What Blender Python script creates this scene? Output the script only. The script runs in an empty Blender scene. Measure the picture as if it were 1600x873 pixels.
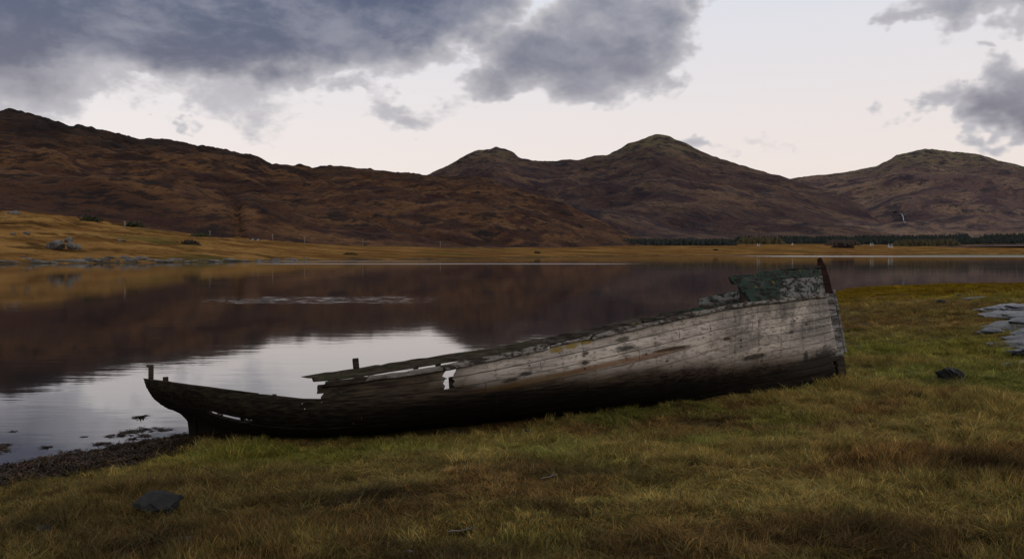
import bpy, bmesh, math, random
import numpy as np
from mathutils import Vector, Matrix, Euler

R = math.radians
sc = bpy.context.scene
COL = sc.collection

# ------------------------------------------------------------------ camera
EYE = 2.4           # eye height above the loch
FPX = 1300.0        # focal length in pixels of a 1600 px wide frame
HOR = 393.0         # row of the horizon in that frame
cam_data = bpy.data.cameras.new("camera")
cam_data.sensor_width = 36.0
cam_data.lens = 36.0 * FPX / 1600.0
cam_data.shift_y = -(436.5 - HOR) / 1600.0
cam_data.clip_start = 0.1
cam_data.clip_end = 20000
cam = bpy.data.objects.new("camera", cam_data)
cam.location = (0, 0, EYE)
cam.rotation_euler = (R(90), 0, 0)
COL.objects.link(cam)
sc.camera = cam

# ------------------------------------------------------------------ exposure
sc.view_settings.view_transform = 'Standard'
sc.view_settings.look = 'None'
sc.view_settings.exposure = 0.0
sc.view_settings.gamma = 1.0
sc.view_settings.use_curve_mapping = False
sc.cycles.max_bounces = 6
sc.cycles.diffuse_bounces = 3
sc.cycles.glossy_bounces = 3
sc.cycles.transparent_max_bounces = 6
sc.cycles.caustics_reflective = False
sc.cycles.caustics_refractive = False

SUN_EL, SUN_ROT = 30.0, 128.0       # degrees; rotation measured clockwise from +Y (ahead)


# ------------------------------------------------------------------ node helpers
class NT:
    def __init__(self, tree):
        self.t = tree
        self.n = tree.nodes
        self.l = tree.links

    def node(self, kind, **kw):
        n = self.n.new(kind)
        for k, v in kw.items():
            setattr(n, k, v)
        return n

    def put(self, sock, v):
        if isinstance(v, bpy.types.NodeSocket):
            self.l.new(v, sock)
        elif v is not None:
            if sock.type == 'RGBA' and len(v) == 3:
                v = (*v, 1)
            sock.default_value = v

    def m(self, op, a, b=None, c=None, clamp=False):
        n = self.node('ShaderNodeMath', operation=op, use_clamp=clamp)
        self.put(n.inputs[0], a)
        if b is not None:
            self.put(n.inputs[1], b)
        if c is not None:
            self.put(n.inputs[2], c)
        return n.outputs[0]

    def step(self, v, lo, hi, a=0.0, b=1.0):
        n = self.node('ShaderNodeMapRange', interpolation_type='SMOOTHSTEP', clamp=True)
        self.put(n.inputs['Value'], v)
        self.put(n.inputs['From Min'], lo)
        self.put(n.inputs['From Max'], hi)
        self.put(n.inputs['To Min'], a)
        self.put(n.inputs['To Max'], b)
        return n.outputs[0]

    def mix(self, f, a, b, blend='MIX'):
        n = self.node('ShaderNodeMix', data_type='RGBA', blend_type=blend)
        self.put(n.inputs[0], f)
        self.put(n.inputs[6], a)
        self.put(n.inputs[7], b)
        return n.outputs[2]

    def noise(self, vec, scale=1.0, detail=4.0, rough=0.55, dist=0.0, kind='FBM', dims='3D', w=None):
        n = self.node('ShaderNodeTexNoise', noise_dimensions=dims)
        n.noise_type = kind
        if vec is not None:
            self.put(n.inputs['Vector'], vec)
        n.inputs['Scale'].default_value = scale
        n.inputs['Detail'].default_value = detail
        n.inputs['Roughness'].default_value = rough
        n.inputs['Distortion'].default_value = dist
        if w is not None and dims == '4D':
            n.inputs['W'].default_value = w
        return n.outputs['Fac']

    def mapping(self, vec, scale=(1, 1, 1), loc=(0, 0, 0), rot=(0, 0, 0)):
        n = self.node('ShaderNodeMapping')
        self.put(n.inputs['Vector'], vec)
        n.inputs['Scale'].default_value = scale
        n.inputs['Location'].default_value = loc
        n.inputs['Rotation'].default_value = rot
        return n.outputs[0]

    def xyz(self, vec):
        n = self.node('ShaderNodeSeparateXYZ')
        self.put(n.inputs[0], vec)
        return n.outputs

    def vec(self, x, y, z):
        n = self.node('ShaderNodeCombineXYZ')
        self.put(n.inputs[0], x)
        self.put(n.inputs[1], y)
        self.put(n.inputs[2], z)
        return n.outputs[0]

    def bump(self, h, strength=0.5, dist=0.02):
        n = self.node('ShaderNodeBump')
        self.put(n.inputs['Height'], h)
        self.put(n.inputs['Strength'], strength)
        n.inputs['Distance'].default_value = dist
        return n.outputs[0]


def material(name):
    m = bpy.data.materials.new(name)
    m.use_nodes = True
    nt = NT(m.node_tree)
    b = m.node_tree.nodes['Principled BSDF']
    b.inputs['Specular IOR Level'].default_value = 0.25
    b.inputs['Roughness'].default_value = 0.85
    return m, nt, b


# ------------------------------------------------------------------ world: clear dusk sky and broken cloud
def az_el(px, py):
    a = math.atan((px - 800) / FPX)
    return math.degrees(a), math.degrees(math.atan((HOR - py) / FPX * math.cos(a)))


world = bpy.data.worlds.new("World")
sc.world = world
world.use_nodes = True
wt = NT(world.node_tree)
wt.n.clear()
tc = wt.node('ShaderNodeTexCoord')
dirv = tc.outputs['Generated']
sky = wt.node('ShaderNodeTexSky', sky_type='NISHITA')
sky.sun_disc = False
sky.sun_elevation = R(SUN_EL)
sky.sun_rotation = R(SUN_ROT)
sky.altitude = 0
sky.air_density = 1.0
sky.dust_density = 2.5
sky.ozone_density = 1.5
dx, dy, dz = wt.xyz(dirv)
az = wt.m('MULTIPLY', wt.m('ARCTAN2', dx, dy), 180 / math.pi)
el = wt.m('MULTIPLY', wt.m('ARCSINE', dz), 180 / math.pi)
# cloud noise lives on the dome of directions, flattened so that clouds lie in layers
cvec = wt.mapping(dirv, scale=(1.0, 1.0, 1.55))
warp = wt.node('ShaderNodeTexNoise')
wt.put(warp.inputs['Vector'], cvec)
warp.inputs['Scale'].default_value = 5.0
warp.inputs['Detail'].default_value = 3
wsub = wt.node('ShaderNodeVectorMath', operation='SUBTRACT')
wt.put(wsub.inputs[0], warp.outputs['Color'])
wsub.inputs[1].default_value = (0.5, 0.5, 0.5)
wsc = wt.node('ShaderNodeVectorMath', operation='SCALE')
wt.put(wsc.inputs[0], wsub.outputs[0])
wsc.inputs['Scale'].default_value = 0.09
wadd = wt.node('ShaderNodeVectorMath', operation='ADD')
wt.put(wadd.inputs[0], cvec)
wt.put(wadd.inputs[1], wsc.outputs[0])
cw = wadd.outputs[0]
n_big = wt.noise(cw, 6.0, 6, 0.56)
n_fine = wt.noise(wt.mapping(cw, scale=(1, 1, 1.25)), 21.0, 5, 0.62)
n_low = wt.noise(dirv, 2.3, 3, 0.5)
# banks and puffs of cloud: centre and half-size (as seen over the loch), weight
CLOUDS = [(80, -12, 640, 128, 2.5), (540, -14, 300, 104, 2.3), (-260, 40, 420, 130, 1.5), (705, 10, 105, 72, 1.3),
          (90, 128, 360, 44, 0.66), (320, 142, 130, 22, 0.42),
          (865, 92, 185, 84, 1.35), (960, 72, 120, 76, 1.25), (770, 138, 100, 44, 1.1), (1030, 5, 140, 30, 1.0), (930, 35, 100, 55, 1.0),
          (635, 164, 85, 30, 0.62), (540, 147, 75, 20, 0.5), (290, 196, 26, 8, 0.4),
          (1445, 18, 85, 38, 1.0), (1388, 38, 42, 22, 0.85), (1545, 4, 60, 18, 0.6),
          (1447, 145, 70, 30, 0.85), (1560, 160, 100, 46, 1.5), (1620, 132, 75, 74, 1.4), (1596, 92, 20, 16, 0.6), (1760, 150, 160, 80, 1.0),
          (1160, 234, 100, 14, 0.5), (1550, 50, 26, 9, 0.4)]
tear = wt.node('ShaderNodeTexNoise')
wt.put(tear.inputs['Vector'], wt.mapping(dirv, scale=(1, 1, 1.4), loc=(0.7, 0.2, 0.5)))
tear.inputs['Scale'].default_value = 9.0
tear.inputs['Detail'].default_value = 4
tear.inputs['Roughness'].default_value = 0.6
tr_x, tr_y, tr_z = wt.xyz(tear.outputs['Color'])
az_w = wt.m('ADD', az, wt.m('MULTIPLY_ADD', tr_x, 13.0, -6.5))
el_w = wt.m('ADD', el, wt.m('MULTIPLY_ADD', tr_y, 7.5, -3.75))
field = None
for (px, py, rx, ry, wgt) in CLOUDS:
    a0, e0 = az_el(px, py)
    ra = math.degrees(rx / FPX)
    re = math.degrees(ry / FPX)
    u = wt.m('MULTIPLY', wt.m('SUBTRACT', az_w, a0), 1 / ra)
    v = wt.m('MULTIPLY', wt.m('SUBTRACT', el_w, e0), 1 / re)
    r2 = wt.m('MULTIPLY_ADD', u, u, wt.m('MULTIPLY', v, v))
    g = wt.m('MULTIPLY', wt.m('SUBTRACT', 1.0, r2), wgt)
    field = g if field is None else wt.m('SMOOTH_MAX', field, g, 0.15)
field = wt.m('MAXIMUM', field, -1.0)
# the same broken cloud carries on overhead and round behind
over = wt.m('MAXIMUM', wt.step(el, 17.0, 25.0), wt.step(wt.m('ABSOLUTE', az), 38.0, 52.0))
gen = wt.m('MULTIPLY_ADD', n_low, 4.2, -1.85)
field = wt.m('ADD', wt.m('MULTIPLY', field, wt.m('SUBTRACT', 1.0, over)), wt.m('MULTIPLY', gen, over))
rag = wt.m('ADD', wt.m('MULTIPLY_ADD', n_big, 2.3, -1.15), wt.m('MULTIPLY_ADD', n_fine, 1.35, -0.675))
dens = wt.m('ADD', field, rag)
cover = wt.step(dens, 0.0, 0.52)
core = wt.step(wt.m('ADD', wt.m('MULTIPLY', dens, 0.62), wt.m('MULTIPLY', field, 0.38)), 0.08, 1.7)
BG = 0.1
clear = wt.mix(0.74, sky.outputs[0], wt.mix(wt.step(el, 2.0, 24.0), (10.9, 9.3, 8.5), (8.8, 9.3, 10.1)))
thin = (5.9, 5.75, 6.0)
thick = wt.mix(wt.step(el, 7, 17), (2.0, 1.93, 2.35), (1.12, 1.36, 2.08))
shade = wt.noise(wt.mapping(cw, scale=(1, 1, 1.4), loc=(3.1, 1.7, 0.4)), 9.0, 6, 0.6)
roll = wt.step(wt.m('ADD', wt.m('MULTIPLY', shade, 0.7), wt.m('MULTIPLY', n_fine, 0.3)), 0.40, 0.66)
thick = wt.mix(roll, thick, wt.mix(0.5, thick, (4.1, 4.1, 4.7)))
ccol = wt.mix(core, thin, thick)
allsky = wt.mix(cover, clear, ccol)
bgn = wt.node('ShaderNodeBackground')
wt.put(bgn.inputs['Color'], allsky)
bgn.inputs['Strength'].default_value = BG
world.cycles.sampling_method = 'MANUAL'
world.cycles.sample_map_resolution = 512
out = wt.node('ShaderNodeOutputWorld')
wt.l.new(bgn.outputs[0], out.inputs[0])

# ------------------------------------------------------------------ sun (veiled, very soft)
sun_d = bpy.data.lights.new("sun", 'SUN')
sun_d.energy = 0.75
sun_d.angle = R(28)
sun_d.color = (1.0, 0.9, 0.78)
sun = bpy.data.objects.new("sun", sun_d)
a = R(SUN_ROT)
sv = Vector((math.sin(a) * math.cos(R(SUN_EL)), math.cos(a) * math.cos(R(SUN_EL)), math.sin(R(SUN_EL))))
sun.rotation_euler = sv.to_track_quat('Z', 'Y').to_euler()
sun.location = (0, -20, 30)
COL.objects.link(sun)


# ------------------------------------------------------------------ numeric noise
def _hash(ix, iy, seed):
    h = (ix.astype(np.int64) * 374761393 + iy.astype(np.int64) * 668265263 + seed * 974711) & 0x7fffffff
    h = ((h ^ (h >> 13)) * 1274126177) & 0x7fffffff
    h = h ^ (h >> 16)
    return (h & 0xffff) / 65535.0


def vnoise(x, y, seed=0):
    x = np.asarray(x, float)
    y = np.asarray(y, float)
    ix, iy = np.floor(x), np.floor(y)
    fx, fy = x - ix, y - iy
    fx = fx * fx * fx * (fx * (fx * 6 - 15) + 10)
    fy = fy * fy * fy * (fy * (fy * 6 - 15) + 10)
    a, b = _hash(ix, iy, seed), _hash(ix + 1, iy, seed)
    c, d = _hash(ix, iy + 1, seed), _hash(ix + 1, iy + 1, seed)
    return (a + (b - a) * fx) * (1 - fy) + (c + (d - c) * fx) * fy


def fbm(x, y, seed=0, octv=4, gain=0.5):
    s, amp, tot = 0, 1.0, 0
    for o in range(octv):
        s = s + amp * (vnoise(x, y, seed + o * 17) - 0.5) * 2
        tot += amp
        amp *= gain
        x = x * 2.03 + 13.7
        y = y * 2.03 + 7.3
    return s / tot


def ridged(x, y, seed=0, octv=4):
    s, amp, tot = 0, 1.0, 0
    for o in range(octv):
        s = s + amp * (1 - np.abs(vnoise(x, y, seed + o * 17) * 2 - 1))
        tot += amp
        amp *= 0.5
        x = x * 2.03 + 13.7
        y = y * 2.03 + 7.3
    return s / tot


def sstep(a, b, x):
    t = np.clip((np.asarray(x, float) - a) / (b - a), 0, 1)
    return t * t * (3 - 2 * t)


# ------------------------------------------------------------------ mesh helpers
def mesh_obj(name, verts, faces, mat=None, parent=None, smooth=True, link=True):
    me = bpy.data.meshes.new(name)
    me.from_pydata([tuple(map(float, v)) for v in verts], [], [tuple(map(int, f)) for f in faces])
    me.validate()
    if smooth:
        me.shade_smooth()
    o = bpy.data.objects.new(name, me)
    if mat:
        me.materials.append(mat)
    if parent:
        o.parent = parent
    if link:
        COL.objects.link(o)
    return o


def grid_obj(name, P, mat, smooth=True):
    """P: array (ny, nx, 3)"""
    ny, nx = P.shape[:2]
    idx = np.arange(ny * nx).reshape(ny, nx)
    q = np.stack([idx[:-1, :-1], idx[:-1, 1:], idx[1:, 1:], idx[1:, :-1]], -1).reshape(-1, 4)
    me = bpy.data.meshes.new(name)
    me.vertices.add(ny * nx)
    me.vertices.foreach_set('co', P.reshape(-1).astype(np.float32))
    nf = len(q)
    me.loops.add(nf * 4)
    me.loops.foreach_set('vertex_index', q.reshape(-1).astype(np.int32))
    me.polygons.add(nf)
    me.polygons.foreach_set('loop_start', (np.arange(nf) * 4).astype(np.int32))
    me.update(calc_edges=True)
    me.validate()
    if smooth:
        me.shade_smooth()
    me.materials.append(mat)
    o = bpy.data.objects.new(name, me)
    COL.objects.link(o)
    return o


def tag(o, label=None, cat=None, group=None, kind=None):
    if label:
        o['label'] = label
    if cat:
        o['category'] = cat
    if group:
        o['group'] = group
    if kind:
        o['kind'] = kind
    return o


def colour_attr(o, cols, name='tint'):
    at = o.data.color_attributes.new(name, 'FLOAT_COLOR', 'POINT')
    c = np.ones((len(o.data.vertices), 4), np.float32)
    c[:, :3] = cols
    at.data.foreach_set('color', c.reshape(-1))


# ================================================================== near shore
SHORE = np.array([(-90, -12), (-40, 0.5), (-22, 4.0), (-11, 7.0), (-7.3, 8.25), (-5.6, 8.95), (-4.9, 9.55), (-4.2, 10.4), (-3.2, 11.7), (-1, 13.8), (3, 18.5),
                  (8, 28), (13, 38.5), (17, 46), (19.8, 51), (23.5, 56), (29.5, 59.5), (38, 60), (50, 62), (85, 68), (160, 75)], float)
POLY = np.vstack([SHORE, [(160, -120), (-90, -120)]])


def shore_d(x, y):
    """signed distance to the water's edge, positive on land"""
    x = np.asarray(x, float)
    y = np.asarray(y, float)
    best = np.full(x.shape, 1e9)
    for (ax, ay), (bx, by) in zip(SHORE[:-1], SHORE[1:]):
        ex, ey = bx - ax, by - ay
        t = np.clip(((x - ax) * ex + (y - ay) * ey) / (ex * ex + ey * ey), 0, 1)
        best = np.minimum(best, np.hypot(x - ax - t * ex, y - ay - t * ey))
    inside = np.zeros(x.shape, bool)
    n = len(POLY)
    for i in range(n):
        x1, y1 = POLY[i]
        x2, y2 = POLY[(i + 1) % n]
        if y1 == y2:
            continue
        c = ((y1 > y) != (y2 > y)) & (x < (x2 - x1) * (y - y1) / (y2 - y1) + x1)
        inside ^= c
    return np.where(inside, best, -best)


def ground_z(x, y, d=None):
    x = np.asarray(x, float)
    y = np.asarray(y, float)
    if d is None:
        d = shore_d(x, y)
    d = d + 0.35 * fbm(x * 0.8, y * 0.8, 5, 3) * np.clip(np.abs(d) + 0.4, 0, 1)
    land = 0.70 * (1 - np.exp(-np.clip(d, 0, None) / 4.8))
    bed = np.interp(x, [-5, -3.2, -1.7, 0, 2.7, 4.7, 7], [0.02, 0.025, 0.05, 0.11, 0.34, 0.47, 0.58])
    wbed = np.exp(-((y - 10.2 - 0.17 * x) / 1.7) ** 2) * sstep(-6, -4, x) * sstep(8, 5, x)
    land = land * (1 - wbed) + bed * wbed
    land = land + 0.22 * sstep(7, 14, x) * sstep(9, 14, y) * (1 - sstep(26, 44, y))
    land = land - 0.30 * sstep(34, 50, y) * sstep(0, 20, d + 8)
    amp = np.clip(d / 2.0, 0, 1)
    land = land + amp * (0.075 * fbm(x * 0.55, y * 0.55, 1, 3) + 0.055 * fbm(x * 2.2, y * 2.2, 2, 3))
    land = np.maximum(land, 0.015 * np.clip(d, 0, 3))
    sea = np.clip(d, None, 0) * 0.11 + 0.03 * fbm(x * 2, y * 2, 3, 3) * np.clip(-d, 0, 1)
    return np.where(d > 0, land + 0.012, np.maximum(sea, -2.5))


def near_colour(x, y, d):
    """colour of the sward: patches of dry straw, green and rust-brown"""
    n1 = fbm(x * 0.42, y * 0.42, 21, 4)
    n2 = fbm(x * 0.9, y * 1.1, 31, 4)
    n3 = fbm(x * 2.6, y * 2.6, 41, 3)
    straw = np.array((0.225, 0.164, 0.054))
    green = np.array((0.140, 0.134, 0.034))
    rust = np.array((0.150, 0.085, 0.034))
    dark = np.array((0.055, 0.038, 0.018))
    gold = np.array((0.175, 0.108, 0.004))
    c = np.broadcast_to(straw, x.shape + (3,)).copy()

    def blend(w, col):
        nonlocal c
        c = c * (1 - w[..., None]) + col * w[..., None]
    blend(sstep(-0.14, 0.28, n1 + 0.35 * n3), green)
    blend(sstep(0.02, 0.40, n2 + 0.3 * n3) * 0.85, rust)
    blend(sstep(0.30, 0.55, fbm(x * 1.3, y * 1.3, 51, 4) + 0.25 * n3) * 0.8, dark)
    # greener flush in the hollow beside the outcrop, and along the foot of the wreck
    blend(np.exp(-(((x - 8.4) / 2.6) ** 2 + ((y - 16.5) / 2.6) ** 2)) * 0.75, np.array((0.165, 0.155, 0.028)))
    blend(np.exp(-(((x + 2.6) / 1.6) ** 2 + ((y - 9.1) / 0.7) ** 2)) * 0.7, np.array((0.15, 0.135, 0.024)))
    blend(np.exp(-(((x - 11) / 7) ** 2 + ((y - 24) / 4.5) ** 2)) * 0.75, np.array((0.125, 0.078, 0.024)))
    # rank, dead brown growth at left, plus a vignette's darkening put into the colour
    blend(np.maximum(sstep(0.5, -3.0, x + 1.5 * n1) * sstep(9.6, 7.5, y + n2), sstep(6.4, 4.6, y + 0.8 * n2) * 0.8) * (0.72 + 0.4 * n2).clip(0, 1), np.array((0.078, 0.052, 0.020)))
    for (qx, qy, qa, qb) in ((-2.35, 5.4, 0.45, 0.5), (-3.4, 6.0, 0.5, 0.3), (-1.2, 6.6, 0.6, 0.25), (0.6, 7.2, 0.7, 0.3), (-0.4, 5.0, 0.5, 0.3), (4.2, 6.9, 0.8, 0.4), (2.2, 5.2, 0.6, 0.3)):
        blend(np.exp(-(((x - qx) / qa) ** 2 + ((y - qy) / qb) ** 2) * (1 + n3)) * 0.8, np.array((0.030, 0.022, 0.012)))
    blend(sstep(26, 36, y + 4 * n1), gold * (1 + 0.35 * n3[..., None]))
    return np.clip(c * (1 + 0.25 * n3[..., None]), 0.004, 1)


def axis(lo, hi, f0, f1, step, grow):
    mid = list(np.arange(f0, f1, step))
    a, s = [], step
    v = f0
    while v > lo:
        s *= grow
        v -= s
        a.append(v)
    b, s = [], step
    v = mid[-1]
    while v < hi:
        s *= grow
        v += s
        b.append(v)
    return np.array(a[::-1] + mid + b)


gx = axis(-120, 180, -8, 12, 0.09, 1.05)
gy = axis(-120, 320, 2.5, 17, 0.09, 1.05)
GX, GY = np.meshgrid(gx, gy)
GD = shore_d(GX, GY)
GZ = ground_z(GX, GY, GD)

m_ground, nt, b = material("turf_soil")
at = nt.node('ShaderNodeAttribute', attribute_name='tint')
pos = nt.node('ShaderNodeNewGeometry').outputs['Position']
n = nt.noise(pos, 9.0, 6, 0.65)
nt.put(b.inputs['Base Color'], nt.mix(1.0, at.outputs['Color'], nt.mix(n, (0.35, 0.33, 0.3), (1.15, 1.1, 1.0)), 'MULTIPLY'))
nt.put(b.inputs['Normal'], nt.bump(nt.noise(pos, 26, 5, 0.6), 0.9, 0.05))
b.inputs['Specular IOR Level'].default_value = 0.05
ground = grid_obj("ground", np.stack([GX, GY, GZ], -1), m_ground)
tag(ground, kind='structure')
gc = near_colour(GX, GY, GD) * 0.55
mud = sstep(1.3, 0.5, GD + 0.5 * fbm(GX * 1.2, GY * 1.2, 61, 3)) * sstep(42, 30, GY)
gc = gc * (1 - mud[..., None]) + np.array((0.022, 0.016, 0.011)) * mud[..., None]
colour_attr(ground, gc.reshape(-1, 3))

# ================================================================== water
m_water, nt, b = material("loch_water")
b.inputs['Base Color'].default_value = (0.010, 0.0085, 0.009, 1)
b.inputs['IOR'].default_value = 1.95
b.inputs['Specular IOR Level'].default_value = 0.5
pos = nt.node('ShaderNodeNewGeometry').outputs['Position']
X, Y, Z = nt.xyz(pos)
w1 = nt.noise(nt.mapping(pos, scale=(0.55, 1.6, 1)), 1.0, 3, 0.5)
w2 = nt.noise(nt.mapping(pos, scale=(2.0, 5.5, 1)), 1.0, 3, 0.55)
w3 = nt.noise(nt.mapping(pos, scale=(0.03, 0.11, 1)), 1.0, 3, 0.5)


def breeze(y0, half, x0, x1, soft):
    """a cat's-paw of ruffled water lying across the loch"""
    wob = nt.m('MULTIPLY_ADD', nt.noise(nt.mapping(pos, scale=(1.2 / half, 0.1 / half, 1)), 0.3, 3, 0.6), half * 1.4, -half * 0.7)
    yy = nt.m('ABSOLUTE', nt.m('ADD', nt.m('SUBTRACT', Y, y0), wob))
    g = nt.step(yy, half, half * 0.3)
    return nt.m('MULTIPLY', g, nt.m('MULTIPLY', nt.step(X, x0, x0 + soft), nt.step(X, x1, x1 - soft)))


paws = breeze(163, 6.5, -62, 34, 25)
paws = nt.m('MAXIMUM', paws, nt.m('MULTIPLY', breeze(420, 60, 100, 420, 60), 1.0))
paws = nt.m('MAXIMUM', paws, nt.m('MULTIPLY', breeze(205, 6, -90, 0, 40), 0.7))
spark = nt.m('MULTIPLY', breeze(42, 4.2, -17, -2.5, 5), nt.step(nt.noise(nt.mapping(pos, scale=(0.9, 2.2, 1)), 1.0, 4, 0.7), 0.5, 0.62))
paws = nt.m('MAXIMUM', paws, nt.m('MULTIPLY', spark, 0.95))
h = nt.m('ADD', nt.m('MULTIPLY', w1, 0.75), nt.m('MULTIPLY', w2, 0.2))
calm = nt.step(w3, 0.35, 0.7, 0.35, 1.0)
nt.put(b.inputs['Normal'], nt.bump(h, nt.m('MULTIPLY_ADD', paws, 0.8, nt.m('MULTIPLY', calm, 0.055)), 0.09))
nt.put(b.inputs['Roughness'], nt.m('MULTIPLY_ADD', paws, 0.30, 0.035))
water = grid_obj("water", np.array([[(-3500, -100, 0), (3500, -100, 0)], [(-3500, 4000, 0), (3500, 4000, 0)]], float), m_water)
tag(water, kind='structure')


# ================================================================== far land
def dir_x(px):
    return (np.asarray(px, float) - 800) / FPX


PX = np.concatenate([np.linspace(-900, -40, 90), np.linspace(-36, 1636, 640), np.linspace(1645, 2500, 90)])
SH_PX = [-900, -300, 0, 150, 300, 400, 500, 700, 850, 950, 1050, 1250, 1420, 1600, 1900, 2500]
SH_D = [95, 135, 164, 173, 184, 205, 226, 270, 330, 420, 480, 560, 760, 820, 820, 780]
E_D = [240, 270, 300, 315, 340, 370, 410, 480, 640, 820, 960, 1080, 1180, 1200, 1200, 1100]
E_PY = [320, 330, 341, 352, 371, 378, 383, 388, 387, 385, 383, 381, 379, 375, 372, 370]


def shore_far(px):
    return np.interp(px, SH_PX, SH_D)


def far_z(px, D):
    """height of the far shore lands at column px, distance D"""
    s, e = shore_far(px), np.interp(px, SH_PX, E_D)
    ze = (HOR - np.interp(px, SH_PX, E_PY)) / FPX * e + EYE
    t = (D - s) / (e - s)
    x = dir_x(px) * D
    left = sstep(620, 250, px)
    prof = np.clip(t, 0, 2) ** (0.95 - 0.1 * left)
    z = ze * prof
    z = z + left * np.clip(t * 5, 0, 1) * (1.5 * fbm(x / 24, D / 24, 71, 4) + 0.7 * fbm(x / 7, D / 7, 73, 3) + 1.1 * sstep(0.0, 0.10, t))
    z = z + (1 - left) * np.clip(t * 3, 0, 1) * (0.5 * fbm(x / 50, D / 50, 72, 3) + 0.25)
    z = z + 1.5 * np.exp(-(((px - 1590) / 60) ** 2)) * sstep(0.5, 1.0, t)
    z = z + 2.2 * sstep(0.3, 0.7, np.exp(-(((px - 40) / 80) ** 2) - ((t - 0.75) / 0.2) ** 2))
    return np.where(t < 0, (D - s) * 0.06, z)


tt = np.concatenate([[-0.06], np.linspace(0, 1, 90) ** 1.25, [1.08, 1.2]])
PXg, Tg = np.meshgrid(PX, tt)
wob = 1 + 0.02 * fbm(PXg / 40, PXg * 0, 75, 4) * sstep(0.3, 0, Tg) * sstep(900, 600, PXg)
Dg = (shore_far(PXg) + (np.interp(PXg, SH_PX, E_D) - shore_far(PXg)) * Tg) * wob
Zg = far_z(PXg, Dg)
m_far, nt, b = material("far_pasture")
pos = nt.node('ShaderNodeNewGeometry').outputs['Position']
X, Y, Z = nt.xyz(pos)
n1 = nt.noise(nt.mapping(pos, scale=(0.03, 0.06, 0.3)), 1.0, 5, 0.6)
n2 = nt.noise(nt.mapping(pos, scale=(0.10, 0.22, 0.6)), 1.0, 5, 0.65)
c = nt.mix(nt.step(n1, 0.36, 0.64), (0.115, 0.056, 0.019), (0.26, 0.143, 0.046))
c = nt.mix(nt.m('MULTIPLY', nt.step(nt.m('ADD', nt.m('MULTIPLY', n2, 0.6), nt.m('MULTIPLY', nt.noise(nt.mapping(pos, scale=(0.045, 0.09, 0.2), loc=(5, 9, 1)), 1.0, 3), 0.4)), 0.50, 0.60), 0.85), c, (0.040, 0.023, 0.011))
n5 = nt.noise(nt.mapping(pos, scale=(0.35, 0.5, 1.2)), 1.0, 4, 0.7)
c = nt.mix(nt.m('MULTIPLY', nt.step(n5, 0.52, 0.66), 0.6), c, (0.05, 0.03, 0.012))
c = nt.mix(nt.m('MULTIPLY', nt.step(nt.noise(nt.mapping(pos, scale=(0.02, 0.02, 0.1), loc=(7, 3, 0)), 1.0, 3), 0.58, 0.7), 0.6), c, (0.05, 0.058, 0.016))
c = nt.mix(nt.m('MULTIPLY', nt.step(Z, 0.5, 0.15), nt.step(n2, 0.42, 0.55)), c, (0.045, 0.040, 0.030))
nt.put(b.inputs['Base Color'], c)
nt.put(b.inputs['Normal'], nt.bump(nt.m('ADD', n2, n5), 0.9, 1.6))
b.inputs['Specular IOR Level'].default_value = 0.0
b.inputs['Roughness'].default_value = 1.0
far = grid_obj("far_shore", np.stack([dir_x(PXg) * Dg, Dg, Zg], -1), m_far)
tag(far, kind='structure')


# -------- hills
def hill_material(name, warm, straw, dark, rock, sc_=1.0, rock_z=(300, 480), slant=0.0):
    m, nt, b = material(name)
    pos = nt.node('ShaderNodeNewGeometry').outputs['Position']
    X, Y, Z = nt.xyz(pos)
    k = sc_
    p = nt.mapping(nt.mapping(pos, rot=(0, slant, 0)), scale=(0.007 * k, 0.007 * k, 0.021 * k))
    n1 = nt.noise(p, 1.0, 5, 0.62)
    n2 = nt.noise(p, 4.2, 5, 0.68)
    n3 = nt.noise(p, 1.9, 4, 0.6)
    n4 = nt.noise(p, 15.0, 3, 0.7)
    c = nt.mix(nt.step(nt.m('ADD', nt.m('MULTIPLY', n1, 0.6), nt.m('MULTIPLY', n2, 0.4)), 0.42, 0.58), warm, straw)
    c = nt.mix(nt.m('MULTIPLY', nt.step(n3, 0.47, 0.60), 0.85), c, (warm[0] * 0.58, warm[1] * 0.56, warm[2] * 0.75))
    c = nt.mix(nt.m('MULTIPLY', nt.step(n2, 0.52, 0.61), 0.85), c, dark)
    c = nt.mix(nt.m('MULTIPLY', nt.step(n4, 0.53, 0.64), 0.65), c, dark)
    hz = nt.step(nt.m('ADD', Z, nt.m('MULTIPLY_ADD', n3, (rock_z[1] - rock_z[0]) * 1.6, -(rock_z[1] - rock_z[0]) * 0.8)), rock_z[0], rock_z[1])
    c = nt.mix(nt.m('MULTIPLY', hz, 0.8), c, nt.mix(nt.step(n2, 0.42, 0.6), rock, dark))
    nt.put(b.inputs['Base Color'], c)
    hgt = nt.m('ADD', nt.m('MULTIPLY', n2, 1.0), nt.m('MULTIPLY', n4, 0.35))
    nt.put(b.inputs['Normal'], nt.bump(hgt, 0.9, 22.0 / k))
    b.inputs['Roughness'].default_value = 1.0
    b.inputs['Specular IOR Level'].default_value = 0.05
    return m


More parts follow.
